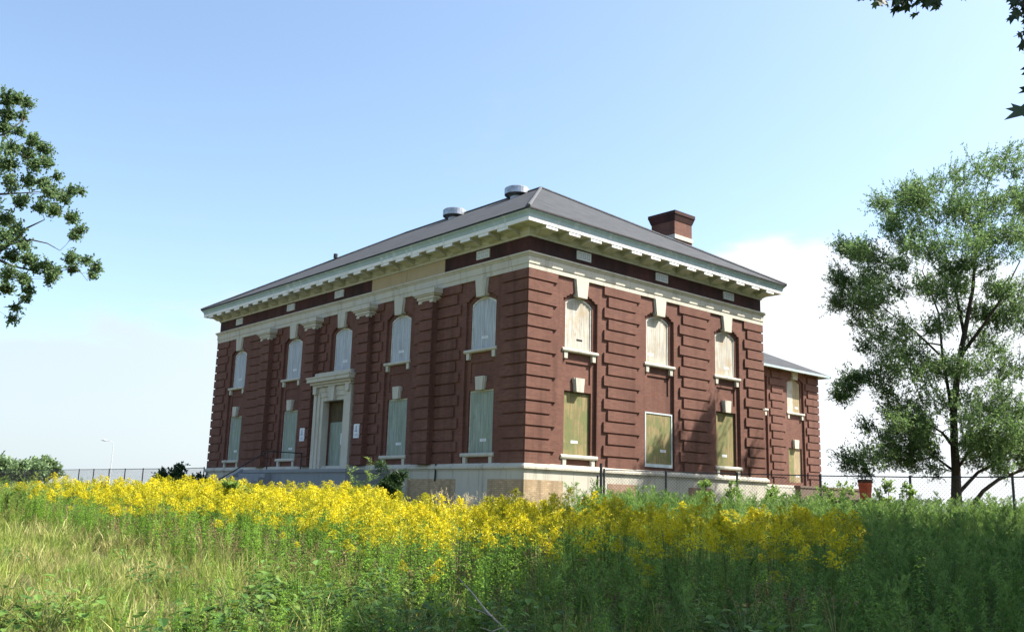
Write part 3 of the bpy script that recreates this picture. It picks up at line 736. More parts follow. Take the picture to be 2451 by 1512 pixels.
# right-hand run: posts from the photo, distances from their 3 m spacing
px = [(1446, 1124, 34.4), (1594, 1128, 34.9), (1764, 1133, 34.2), (1963, 1138, 32.4), (2178, 1141, 30.6), (2423, 1141, 28.6), (2720, 1139, 26.8), (3100, 1134, 25.0)]
pts = []; tops = []
for a, b, D in px:
    q = at(a, b, D); pts.append((q[0], q[1])); tops.append(q[2])
fr_ = chainlink('chain_link_fence', pts, tops, 'dark chain link fence running past the sunny brick wall to the elm tree')
q = at(1446, 1115, 34.4); g = float(gz(q[0], q[1])); m = MB(); m.tube([(q[0]-.16, q[1], g-.1), (q[0]-.16, q[1], q[2]+.1)], .055, 8); m.tube([(q[0]-.5, q[1]-.15, g-.1), (q[0]-.5, q[1]-.15, q[2]-.35)], .035, 6)
m.tube([(q[0]-.5, q[1]-.15, q[2]-.4), (q[0]-.95, q[1]-.2, g+.2)], .012, 5)
b0 = np.array(fr_.location); m.v = [tuple(np.array(v)-b0) for v in m.v]; m.build('gate_post', M['fence'], fr_)
px = [(489, 1119, 58.5), (437, 1120.5, 60.6), (388, 1121, 62.7), (343, 1121.5, 64.8), (300, 1122, 66.9), (262, 1122.5, 69.0), (225, 1122.8, 71.1), (190, 1123, 73.2), (130, 1124, 76), (60, 1125, 79), (-20, 1126, 82)]
pts = []; tops = []
for a, b, D in px:
    q = at(a, b, D); pts.append((q[0], q[1])); tops.append(q[2])
chainlink('chain_link_fence', pts, tops, 'distant dark chain link fence behind the goldenrod meeting the far brick corner', wire=0.006, pitch=0.16)
def lamp():
    q = at(272, 1060, 130); x, y = q[0], q[1]; g = float(gz(x, y)); H = q[2]-g
    r = empty('street_lamp', (x, y, g)); tag(r, 'thin grey street lamp far beyond the fence', 'lamp post')
    m = MB(); m.tube([(0, 0, -.1), (0, 0, H*.6), (0, 0, H)], [.07, .055, .04], 8); m.build('pole', M['lamp'], r)
    d = -np.array((R2[0], R2[1], 0)); m = MB(); m.tube([np.array((0, 0, H)), d*.5+(0, 0, H+.25), d*1.1+(0, 0, H+.33)], .045, 6); m.build('arm', M['lamp'], r)
    m = MB(); m.tube([d*1.0+(0, 0, H+.32), d*1.3+(0, 0, H+.36), d*1.75+(0, 0, H+.36)], [.06, .13, .05], 8); m.build('lamp_head', M['lamp'], r)
lamp()

# ------------------------------------------------------------------ plants: numpy builders
class PB:
    """quads for leaves, blades and stems of one plant mesh"""
    def __init__(s): s.V = []; s.F = []; s.M = []; s.n = 0
    def add(s, V, m):
        """V: (k, 4, 3) quads"""
        V = np.asarray(V, dtype=np.float64).reshape(-1, 4, 3); k = len(V)
        s.V.append(V.reshape(-1, 3)); s.F.append(np.arange(s.n, s.n+4*k).reshape(-1, 4)); s.M.append(np.full(k, m)); s.n += 4*k
    def arrays(s): return np.concatenate(s.V), np.concatenate(s.F), np.concatenate(s.M)
def unit(v): return v/(np.linalg.norm(v, axis=-1, keepdims=True)+1e-9)
def leaf_quads(base, d, L, Wd, nrm=None, rng=RNG, droop=0.0, diamond=True):
    """one quad (or two for drooping blades) per leaf; base, d: (k,3)"""
    base = np.asarray(base, float); d = unit(np.asarray(d, float)); k = len(base)
    L = np.broadcast_to(L, (k,))[:, None]; Wd = np.broadcast_to(Wd, (k,))[:, None]
    if nrm is None: nrm = rng.normal(size=(k, 3))*0.6+np.array([0, 0, 1.0])
    side = unit(np.cross(d, nrm)); up = unit(np.cross(side, d))
    if droop == 0.0:
        mid = base+d*L*0.45
        return np.stack([base, mid+side*Wd*0.5, base+d*L, mid-side*Wd*0.5], axis=1)
    mid = base+d*L*0.5; tip = base+d*L*0.93+np.array([0, 0, -1.0])*L*droop
    q1 = np.stack([base-side*Wd*0.18, base+side*Wd*0.18, mid+side*Wd*0.5, mid-side*Wd*0.5], axis=1)
    q2 = np.stack([mid-side*Wd*0.5, mid+side*Wd*0.5, tip+side*Wd*0.06, tip-side*Wd*0.06], axis=1)
    return np.concatenate([q1, q2])
def stalk(p, r0, r1):
    """three-sided tube through the points p (m,3)"""
    p = np.asarray(p, float); m = len(p); out = []
    for i in range(m-1):
        ra = r0+(r1-r0)*i/(m-1); rb = r0+(r1-r0)*(i+1)/(m-1)
        for s in range(3):
            a0, a1 = 2*math.pi*s/3, 2*math.pi*(s+1)/3
            c0 = np.array([math.cos(a0), math.sin(a0), 0]); c1 = np.array([math.cos(a1), math.sin(a1), 0])
            out.append([p[i]+c0*ra, p[i]+c1*ra, p[i+1]+c1*rb, p[i+1]+c0*rb])
    return np.array(out)
def rand_dirs(k, rng, zlo=-1, zhi=1):
    a = rng.uniform(0, 2*math.pi, k); z = rng.uniform(zlo, zhi, k); r = np.sqrt(np.maximum(1-z*z, 0))
    return np.stack([r*np.cos(a), r*np.sin(a), z], axis=1)

def goldenrod(rng, h, flower=True, n_leaf=40, fl=1.0):
    """returns (stem+leaves PB, plume PB): narrow leaves down the stem, arching one-sided sprays of yellow florets at the top"""
    st, pl = PB(), PB()
    lean = rng.normal(size=2)*0.07*h
    t = np.linspace(0, 1, 6); line = np.stack([lean[0]*t**2, lean[1]*t**2, h*t], axis=1)
    st.add(stalk(line, 0.006, 0.0025), 1)
    def at_t(u): return np.stack([lean[0]*u**2, lean[1]*u**2, h*u], axis=1)
    top = 0.84 if flower else 0.985
    u = np.sort(rng.uniform(0.10, top, n_leaf)); a = np.arange(n_leaf)*2.4+rng.uniform(0, 6)
    el = rng.uniform(-0.1, 0.65, n_leaf)
    d = np.stack([np.cos(a)*np.cos(el), np.sin(a)*np.cos(el), np.sin(el)], axis=1)
    Lf = (0.155-0.085*u)*rng.uniform(0.75, 1.2, n_leaf)
    q = leaf_quads(at_t(u), d, Lf, 0.031-0.012*u, nrm=np.tile([0, 0, 1.0], (n_leaf, 1)), rng=rng, droop=0.28)
    low = np.tile(u < (0.20 if flower else 0.13), 2)
    st.add(q[~low], 0)
    if low.any(): st.add(q[low], 2)
    if flower:
        nb = 13; ub = np.linspace(0.815, 0.985, nb); ab = np.arange(nb)*2.4+rng.uniform(0, 6)
        for k in range(nb):
            Lb = (0.195-0.135*(k/(nb-1)))*rng.uniform(0.7, 1.25)*fl
            s = np.linspace(0.12, 1, 9); o = at_t(np.array([ub[k]]))[0]
            hx = Lb*s; hz = Lb*(0.75*s-0.62*s*s)
            pts = o+np.stack([np.cos(ab[k])*hx, np.sin(ab[k])*hx, hz], axis=1)
            pl.add(stalk(pts[::4], 0.002, 0.001), 1)
            c = np.repeat(pts, 2, axis=0)+rng.normal(size=(18, 3))*0.008+np.array([0, 0, 0.008])
            pl.add(leaf_quads(c, rand_dirs(18, rng, -0.2, 1), rng.uniform(0.018, 0.033, 18), rng.uniform(0.012, 0.022, 18), nrm=rng.normal(size=(18, 3))+np.array([0, 0, 0.9]), rng=rng), 0)
        pl.add(stalk(at_t(np.linspace(0.80, 1.02, 5)), 0.003, 0.002), 1)
        c = at_t(rng.uniform(0.90, 1.03, 16))+rng.normal(size=(16, 3))*0.012
        pl.add(leaf_quads(c, rand_dirs(16, rng, -0.2, 1), 0.026, 0.02, rng=rng), 0)
    return st, pl
def weed(rng, h, n_leaf=70, branchy=True):
    """tall leafy stem with short feathery side shoots"""
    st = PB(); lean = rng.normal(size=2)*0.09*h
    t = np.linspace(0, 1, 6); line = np.stack([lean[0]*t**2, lean[1]*t**2, h*t], axis=1)
    st.add(stalk(line, 0.006, 0.002), 1)
    def at_t(u): return np.stack([lean[0]*u**2, lean[1]*u**2, h*u], axis=1)
    if branchy:
        nb = 16; ub = rng.uniform(0.30, 0.97, nb); ab = np.arange(nb)*2.4+rng.uniform(0, 6)
        for k in range(nb):
            Lb = (0.30-0.2*ub[k])*rng.uniform(0.8, 1.3); s = np.linspace(0.15, 1, 8); o = at_t(np.array([ub[k]]))[0]
            pts = o+np.stack([np.cos(ab[k])*Lb*s*0.6, np.sin(ab[k])*Lb*s*0.6, Lb*s*0.85], axis=1)
            c = np.repeat(pts, 2, axis=0); kk = len(c)
            d = unit(rand_dirs(kk, rng, -0.1, 0.9)+np.array([math.cos(ab[k])*0.4, math.sin(ab[k])*0.4, 0.5]))
            st.add(leaf_quads(c, d, rng.uniform(0.035, 0.065, kk), rng.uniform(0.009, 0.016, kk), rng=rng), 0)
    u = np.sort(rng.uniform(0.06, 0.99, n_leaf)); a = np.arange(n_leaf)*2.4+rng.uniform(0, 6); el = rng.uniform(-0.1, 0.75, n_leaf)
    d = np.stack([np.cos(a)*np.cos(el), np.sin(a)*np.cos(el), np.sin(el)], axis=1)
    q = leaf_quads(at_t(u), d, (0.13-0.075*u)*rng.uniform(0.7, 1.25, n_leaf), 0.02-0.008*u, nrm=np.tile([0, 0, 1.0], (n_leaf, 1)), rng=rng, droop=0.25)
    low = np.tile(u < 0.16, 2); st.add(q[~low], 0); st.add(q[low], 2)
    return st
def broadleaf(rng, h, n=16, size=0.10):
    """low spreading plant: stalks with rounded pointed leaves folded along the midrib"""
    pb = PB()
    for k in range(n):
        a = rng.uniform(0, 2*math.pi); hh = h*rng.uniform(0.35, 1.0); rr = h*rng.uniform(0.15, 0.75)
        tip = np.array([math.cos(a)*rr, math.sin(a)*rr, hh])
        pb.add(stalk([np.zeros(3), tip*np.array([.45, .45, .65]), tip], 0.004, 0.002), 1)
        for j in range(2):
            a2 = a+rng.normal()*0.9; L = size*rng.uniform(0.7, 1.35); o = tip*(1-0.25*j)
            d = unit(np.array([math.cos(a2), math.sin(a2), rng.uniform(-0.75, 0.55)])); side = unit(np.cross(d, [0, 0, 1.0])); up = np.cross(side, d)
            w = L*rng.uniform(0.36, 0.46); f = up*L*0.12
            A, B_, C_ = o+d*L*0.28, o+d*L*0.66, o+d*L
            pb.add([[o, A+side*w*1.0+f, B_+side*w*0.8+f, C_], [o, C_, B_-side*w*0.8+f, A-side*w*1.0+f]], 0)
    return pb
def tuft(rng, h, n=26, spread=0.10, w=0.007, droop=0.35):
    pb = PB(); o = np.stack([rng.normal(size=n)*spread*0.5, rng.normal(size=n)*spread*0.5, np.zeros(n)], axis=1)
    d = unit(np.stack([rng.normal(size=n)*0.34, rng.normal(size=n)*0.34, np.ones(n)], axis=1))
    pb.add(leaf_quads(o, d, h*rng.uniform(0.5, 1.15, n), w*rng.uniform(0.7, 1.4, n), nrm=rng.normal(size=(n, 3))*np.array([1, 1, .1]), rng=rng, droop=droop*0.5), 0)
    return pb
def seed_grass(rng, h, n=9):
    pb = PB()
    for k in range(n):
        a = rng.uniform(0, 6.28); l = rng.uniform(0.08, 0.3)*h; hh = h*rng.uniform(0.75, 1.1); t = np.linspace(0, 1, 5)
        pts = np.stack([math.cos(a)*l*t**2, math.sin(a)*l*t**2, hh*t-0.10*h*t**3], axis=1)
        pb.add(stalk(pts, 0.003, 0.0015), 0)
        c = pts[-1]+(pts[-1]-pts[-2])*rng.uniform(-0.3, 0.55, (16, 1))+rng.normal(size=(16, 3))*0.008
        pb.add(leaf_quads(c, unit(rand_dirs(16, rng)+np.array([math.cos(a), math.sin(a), .4])), 0.04, 0.014, rng=rng), 1)
    return pb
def tile(variants, xs, ys, zs, rots, scl, rng, tints):
    """one big mesh from many copies of a few plants"""
    arr = [v.arrays() for v in variants]; Vs, Fs, Ms, Ts = [], [], [], []; n0 = 0
    which = rng.integers(0, len(arr), len(xs))
    for w, (V, F, Mi) in enumerate(arr):
        idx = np.nonzero(which == w)[0]
        if not len(idx): continue
        c, s = np.cos(rots[idx])[:, None], np.sin(rots[idx])[:, None]; sc = scl[idx][:, None]
        X = (V[None, :, 0]*c-V[None, :, 1]*s)*sc+xs[idx][:, None]; Y = (V[None, :, 0]*s+V[None, :, 1]*c)*sc+ys[idx][:, None]; Z = V[None, :, 2]*sc+zs[idx][:, None]
        k, m = len(idx), len(V)
        Vs.append(np.stack([X, Y, Z], axis=2).reshape(-1, 3))
        Fs.append((F[None]+(np.arange(k)*m)[:, None, None]).reshape(-1, 4)+n0); Ms.append(np.tile(Mi, k)); Ts.append(np.repeat(tints[idx], m)); n0 += k*m
    return np.concatenate(Vs), np.concatenate(Fs), np.concatenate(Ms), np.concatenate(Ts)
def stuff(name, variants, P_, scl, mats, rng, label=None, cat=None, tint=None):
    xs, ys = P_[:, 0], P_[:, 1]; zs = gz(xs, ys)-0.02; n = len(xs)
    V, F, Mi, T = tile(variants, xs, ys, zs, rng.uniform(0, 6.28, n), scl, rng, rng.uniform(0, 1, n) if tint is None else tint)
    o = bpy.data.objects.new(name, npmesh(name, V, F, mats, Mi, T)); link(o); tag(o, label, cat, kind='stuff'); return o

# where things grow ---------------------------------------------------
EX = np.array([-22, -16, -12.0, -8.7, -4.9, -1.95, 0, 3, 6, 30]); ED = np.array([33, 28.5, 24.5, 20.2, 16.8, 12.6, 10.4, 9.0, 8.5, 8.5])
def front(X): return np.interp(X, EX, ED)
def field(rng, X0, X1, D0, D1, dens):
    n = int((X1-X0)*(D1-D0)*dens); X = rng.uniform(X0, X1, n); D = rng.uniform(D0, D1, n)
    x, y = wxy(X, D); return X, D, x, y
def free(x, y):
    inb = (x > -0.6) & (x < 34) & (y > -0.5)
    porch_ = (x > -5.4) & (x < 0) & (y > 8.3) & (y < 18.8)
    return ~(inb | porch_)
def inview(X, D, pad=1.06): return np.abs(X) < 0.554*pad*D+0.6
def sm(x, a, b): t = np.clip((x-a)/(b-a), 0, 1); return t*t*(3-2*t)
def clump(x, y, f, ph=0.0): return 0.5+0.25*(np.sin(x*f+ph)*np.cos(y*f*1.13+ph*2)+np.sin(x*f*2.3+y*f*1.7+ph))

rg = np.random.default_rng(11)
GV = [goldenrod(rg, h_, True) for h_ in (1.0, 1.06, 1.12, 1.02, 1.08, 0.98, 1.1, 1.04)]
NV = [goldenrod(rg, h_, False, 95)[0] for h_ in (1.0, 1.05, 0.95, 1.1, 1.0)]
WV = [weed(rg, h_) for h_ in (1.0, 1.1, 0.95, 1.05, 1.0, 1.08)]

# goldenrod field: the 300 plants that show largest are objects, the rest one object
X, D, x, y = field(rg, -22, 16, 9, 34, 14)
px_ = 1225+2212*X/D
yl = sm(px_, 20, 220)*(1-sm(px_, 1950, 2090))
back = np.where(px_ < 900, 33.0, np.where(px_ < 1500, 27.0, 25.0))
ok = free(x, y) & inview(X, D) & (D > front(X)) & (D < back)
inside = D-front(X)
flp = np.clip(0.05+0.88*sm(inside, 0.3, 4.2), 0, 1)*yl*(0.70+0.5*clump(x, y, 0.9))
flp *= np.where((px_ > 1080) & (px_ < 2090), np.where(D < 13.0, 0.25, 0.85), 1.0)
flp *= np.where(px_ > 1350, 0.25+0.95*sm(clump(x, y, 1.3, 0.4), 0.38, 0.62), 0.60+0.55*sm(clump(x, y, 1.1, 1.4), 0.30, 0.55))
isf = ok & (rg.uniform(size=len(X)) < flp) & (rg.uniform(size=len(X)) < 0.97)
gx, gy, gD, gX, gi = x[isf], y[isf], D[isf], X[isf], inside[isf]
gh = (0.86+0.30*sm(gi, 0, 6)+0.15*rg.normal(size=len(gx))-0.10*sm(gX, 1, 5))*(0.93+0.14*clump(gx, gy, 0.6, 1.0))
gh = np.clip(gh*(1-0.10*sm(gD, 17, 26))*(1-0.30*sm(1225+2212*gX/gD, 850, 1150)*sm(gD, 17, 24)*(1-0.6*sm(1225+2212*gX/gD, 1450, 1700))), 0.55, 1.45)
order = np.argsort(gD/gh)
near, rest = order[:300], order[300:]
gmat_s, gmat_p = [M['gleaf'], M['gstem'], M['dryleaf']], [M['yellow'], M['gstem']]
smesh = []; pmesh = []
for i, (s_, p_) in enumerate(GV):
    V, F, Mi = s_.arrays(); smesh.append(npmesh('stem', V, F, gmat_s, Mi, np.full(len(V), (i+0.5)/len(GV))))
    V, F, Mi = p_.arrays(); pmesh.append(npmesh('flower_plume', V, F, gmat_p, Mi, np.full(len(V), ((i*3) % len(GV)+0.5)/len(GV))))
for k in near:
    i = int(rg.integers(0, len(GV))); xx, yy = float(gx[k]), float(gy[k]); s_ = float(gh[k])
    e_ = empty('goldenrod', (xx, yy, float(gz(xx, yy))-0.02), float(rg.uniform(0, 6.28))); e_.scale = (s_*0.5+0.5, s_*0.5+0.5, s_)
    px1 = 1225+2212*gX[k]/gD[k]
    if px1 > 1150: lab = 'flowering goldenrod stalk in the tree shade before the sunny brick wall'
    elif px1 > 700: lab = 'sunlit flowering goldenrod stalk at the near edge of the meadow before the entrance'
    else: lab = 'flowering goldenrod stalk at the meadow edge beside the dry grass'
    tag(e_, lab, 'goldenrod', 'goldenrod stalks along the near side of the meadow')
    a_ = bpy.data.objects.new('stem', smesh[i]); link(a_, e_); b_ = bpy.data.objects.new('flower_plume', pmesh[i]); link(b_, e_)
class Both:
    def __init__(s, a, b): s.a, s.b = a, b
    def arrays(s):
        V, F, Mi = s.a.arrays(); V2, F2, M2 = s.b.arrays(); return np.concatenate([V, V2]), np.concatenate([F, F2+len(V)]), np.concatenate([Mi, M2+3])
stuff('goldenrod_meadow', [Both(a, b) for a, b in GV], np.stack([gx[rest], gy[rest]], 1), gh[rest], gmat_s+gmat_p, rg, 'broad yellow goldenrod meadow before the brick building', 'meadow')

# green stems that do not flower, and the taller weeds to the east
isn = ok & ~isf & (rg.uniform(size=len(X)) < np.where(px_ < 1200, 0.40+0.6*(inside < 4), 0.85))
nx, ny, ni = x[isn], y[isn], inside[isn]
nh = np.clip(0.78+0.04*sm(ni, 0, 5)+0.10*rg.normal(size=len(nx)), 0.45, 1.2)*(0.9+0.2*clump(nx, ny, 0.6, 1.0))*(1-0.28*sm(px_[isn], 850, 1150)*sm(D[isn], 17, 24))
X, D, ex_, ey_ = field(rg, -4.2, 1.2, 7.8, 13.0, 22)
ke = (D < front(X)+.3) & (rg.uniform(size=len(X)) < 0.25+0.75*sm(X, -4.0, -2.2))
nx, ny, nh = np.concatenate([nx, ex_[ke]]), np.concatenate([ny, ey_[ke]]), np.concatenate([nh, rg.uniform(0.32, 0.66, ke.sum())])
stuff('green_meadow_undergrowth', NV, np.stack([nx, ny], 1), nh, gmat_s, rg, 'green leafy stems between the goldenrod', 'undergrowth')
X, D, x, y = field(rg, -1, 24, 7.0, 35, 9)
px_ = 1225+2212*X/D
p = sm(px_, 1150, 1500)*np.where(D > 24.5, 1.0, np.where(px_ > 1900, 0.95, 0.25))
p = np.where((D < 12.5) & (px_ > 1250), 0.9, p)
ok2 = free(x, y) & inview(X, D) & (D > front(X)-0.6) & (rg.uniform(size=len(X)) < p)
X2, D2, x2, y2 = X[ok2], D[ok2], x[ok2], y[ok2]
h2 = np.clip(np.where((D2 < 24.5) & (1225+2212*X2/D2 < 2050), 0.72, 0.90)+0.12*rg.normal(size=len(x2))+0.20*sm(D2, 20, 30), 0.6, 1.45)*(0.86+0.28*clump(x2, y2, 0.7, 2.0))*np.where(D2 < 12, 0.78, 1.0)*(1-0.30*(1-sm(1225+2212*X2/D2, 1340, 1440))*sm(D2, 18, 24))
stuff('tall_weed_undergrowth', WV, np.stack([x2, y2], 1), h2, [M['weed'], M['gstem'], M['dryleaf']], rg, 'mass of tall feathery green weeds below the fence and tree', 'weeds')
# weeds and grass along the west edge and behind the flowers
X, D, x, y = field(rg, -34, -6, 24, 58, 2.6)
ok3 = free(x, y) & inview(X, D) & (D > front(X)-3) & ((D > 33.5) | (1225+2212*X/D < 190))
x3, y3, D3 = x[ok3], y[ok3], D[ok3]
h3 = np.clip(0.75+0.22*rg.normal(size=len(x3)), 0.4, 1.3)*(0.8+0.35*clump(x3, y3, 0.5))*np.where(D3 > 40, 0.8, 1)
stuff('far_weed_undergrowth', WV, np.stack([x3, y3], 1), h3, [M['grass'], M['gstem'], M['dryleaf']], rg, 'rough weeds running back to the far fence', 'weeds')

# grass: straw and green blades over the open ground to the west
TV = [tuft(rg, 0.42, 30), tuft(rg, 0.5, 26), tuft(rg, 0.36, 34), tuft(rg, 0.55, 22, droop=0.6)]
X, D, x, y = field(rg, -27, 14, 4.5, 34, 16)
okg = free(x, y) & inview(X, D, 1.5) & ((D < front(X)+1.5) | (1225+2212*X/D < 150)) & (rg.uniform(size=len(X)) < np.where(D > 22, 0.6, 1.0))
x4, y4, D4, X4 = x[okg], y[okg], D[okg], X[okg]
dryp = np.clip(0.12+0.34*sm(clump(x4, y4, 0.55, 0.7), 0.42, 0.7)*sm(D4, 9, 13)*(1-sm(D4, 21, 25)), 0, 1)
isd = rg.uniform(size=len(x4)) < dryp
h4 = np.clip(0.95+0.25*rg.normal(size=len(x4)), 0.5, 1.6)*np.where(D4 > 18, 1.15, 1.0)
stuff('green_grass', TV, np.stack([x4[~isd], y4[~isd]], 1), h4[~isd], [M['grass']], rg, 'rough green grass of the open ground', 'grass')
stuff('dry_grass', TV, np.stack([x4[isd], y4[isd]], 1), h4[isd]*1.05, [M['straw']], rg, 'dry straw coloured grass beside the meadow', 'grass')

# broad-leaved plants in the foreground: each plant an object
BV = [broadleaf(rg, 0.42, 16, 0.085), broadleaf(rg, 0.55, 18, 0.07), broadleaf(rg, 0.36, 13, 0.10), broadleaf(rg, 0.5, 20, 0.06), broadleaf(rg, 0.6, 15, 0.085)]
bm_ = []
for i, b_ in enumerate(BV):
    V, F, Mi = b_.arrays(); bm_.append(npmesh('broadleaf_weed', V, F, [M['broad'], M['gstem']], Mi, np.full(len(V), (i+.5)/5)))
spots = []
for (X0, X1, D0, D1, n, where) in ((-3.4, 0.4, 8.2, 11.8, 75, 'a'), (-5.9, -4.1, 8.4, 10.2, 16, 'b'), (0.3, 3.0, 7.4, 9.6, 26, 'c'), (-3.2, -1.4, 11.2, 13.0, 26, 'd'), (-9, -4.6, 11, 17, 10, 'e')):
    for k in range(n): spots.append((rg.uniform(X0, X1), rg.uniform(D0, D1), where))
LBL = {'a': 'broad-leaved green weed low in front of the goldenrod beneath the entrance', 'b': 'broad-leaved dark weed at the bottom corner of the dry grass',
       'c': 'broad-leaved weed in deep shade below the tall weeds', 'd': 'broad-leaved weed where dry grass meets the goldenrod', 'e': 'broad-leaved weed scattered alone in the dry grass'}
for (X_, D_, wh) in spots:
    xx, yy = wxy(X_, D_); i = int(rg.integers(0, 5)); s_ = float(rg.uniform(0.75, 1.35))
    o = bpy.data.objects.new('broadleaf_weed', bm_[i]); link(o); o.location = (xx, yy, float(gz(xx, yy))-0.01); o.rotation_euler = (0, 0, float(rg.uniform(0, 6.28))); o.scale = (s_, s_, s_*float(rg.uniform(.85, 1.2)))
    tag(o, LBL[wh], 'weed', 'broad-leaved weeds at the front of the field')
# pale seed-headed grass by the near corner of the building
SV = [seed_grass(rg, 1.0), seed_grass(rg, 1.05), seed_grass(rg, 0.95)]
X, D, x, y = field(rg, -14, 4, 9, 30, 1.6)
kd = free(x, y) & inview(X, D) & (np.abs(D-front(X)-0.3) < 1.8)
stuff('dry_stalk_undergrowth', SV, np.stack([x[kd], y[kd]], 1), rg.uniform(0.45, 0.95, kd.sum()), [M['straw'], M['dryleaf']], rg, 'dead brown stalks along the ragged edge of the meadow', 'dry stalks')
sm_ = []
for i, b_ in enumerate(SV):
    V, F, Mi = b_.arrays(); sm_.append(npmesh('seed_grass', V, F, [M['straw'], M['seed']], Mi, np.full(len(V), i/2)))
for k in range(46):
    D_ = rg.uniform(27.5, 31.5); X_ = (rg.uniform(1035, 1330)-1225)/2212*D_; xx, yy = wxy(X_, D_)
    if not free(np.array(xx), np.array(yy)): continue
    s_ = float(rg.uniform(0.95, 1.2)); o = bpy.data.objects.new('seed_head_tuft', sm_[k % 3]); link(o); o.location = (xx, yy, float(gz(xx, yy))-.02); o.rotation_euler = (0, 0, float(rg.uniform(0, 6.28))); o.scale = (s_, s_, s_)
    tag(o, 'tall pale seed-headed grass tuft before the near brick corner', 'grass tuft', 'seed grass tufts at the brick corner')

# ------------------------------------------------------------------ trees
def bez(a, b, n=5, sag=0.0, rng=RNG):
    a, b = np.asarray(a, float), np.asarray(b, float); t = np.linspace(0, 1, n)[:, None]
    L = np.linalg.norm(b-a); p = a+(b-a)*t; p[1:-1] += rng.normal(size=(n-2, 3))*0.035*L; p[:, 2] += sag*L*np.sin(t[:, 0]*math.pi); return p
def grow(name, label, cat, base, limbs, clumps, leafmat, bark, rng, leaf=(0.10, 0.045), sprays=26, per=16, slen=0.7, up=0.5, group=None, r_trunk=0.25, thin=0.016, leafpts=None, out=0.6, centre=None):
    """limbs: lists of (point, radius) polylines, first one the trunk; clumps: (centre, radius); every clump is tied to the wood by a branch"""
    root = empty(name, base); tag(root, label, cat, group); b0 = np.array(base, float)
    mb = MB(); nodes = []; rads = []
    for pts in limbs:
        P_ = [np.asarray(p_, float) for p_, _ in pts]; r_ = [q for _, q in pts]
        mb.tube([p_-b0 for p_ in P_], r_, 8)
        for a, b, ra, rb in zip(P_, P_[1:], r_, r_[1:]):
            for t in np.linspace(0, 1, 6): nodes.append(a+(b-a)*t); rads.append(ra+(rb-ra)*t)
    cen = np.mean([c for c, _ in clumps], axis=0) if centre is None else np.asarray(centre)
    Q = []
    trunk_top = np.asarray(limbs[0][-1][0])
    cl = sorted(clumps, key=lambda c: min(np.linalg.norm(np.array(nodes[::4])-c[0], axis=1)))
    for c, r in cl:
        N = np.array(nodes); d = np.linalg.norm(N-c, axis=1) + 1.6*np.maximum(N[:, 2]-c[2]+0.1, 0)
        j = int(np.argmin(d)); a = nodes[j]; L = np.linalg.norm(c-a)
        pts = bez(a, c, 5, 0.06, rng); r0 = min(rads[j]*0.75, 0.012+0.018*L)
        rr = np.linspace(r0, max(thin*0.45, 0.004), 5); mb.tube([p_-b0 for p_ in pts], list(rr), 5)
        for i in range(1, 5): nodes.append(pts[i]); rads.append(rr[i])
        axis_out = unit((c-np.array([cen[0], cen[1], c[2]-0.3*r]))[None])[0]
        for k in range(sprays):
            o = c+unit(rng.normal(size=3)[None])[0]*r*rng.uniform(0.15, 0.95)**0.6*np.array([1, 1, 0.85])
            d = unit((axis_out*out+np.array([0, 0, up])+rng.normal(size=3)*0.55)[None])[0]; Ls = slen*rng.uniform(0.6, 1.25)
            s0 = o-d*Ls*0.4; s1 = o+d*Ls*0.6
            mb.tube([s0-b0, s1-b0], [thin*0.4, thin*0.15], 3, cap=False)
            t = rng.uniform(0.08, 1.03, per)[:, None]; B_ = s0+(s1-s0)*t+rng.normal(size=(per, 3))*0.02*slen
            dd = unit(d*0.7+rng.normal(size=(per, 3))*0.75)
            Q.append(leaf_quads(B_-b0, dd, leaf[0]*rng.uniform(0.7, 1.25, per), leaf[1]*rng.uniform(0.8, 1.2, per), rng=rng))
    mb.build('trunk', bark, root, smooth=True)
    Q = np.concatenate(Q); n = len(Q); tint = np.repeat(rng.uniform(0, 1, n), 4)
    o = bpy.data.objects.new('crown', npmesh('crown', Q.reshape(-1, 3), np.arange(4*n).reshape(-1, 4), [leafmat], None, tint)); link(o, root)
    return root
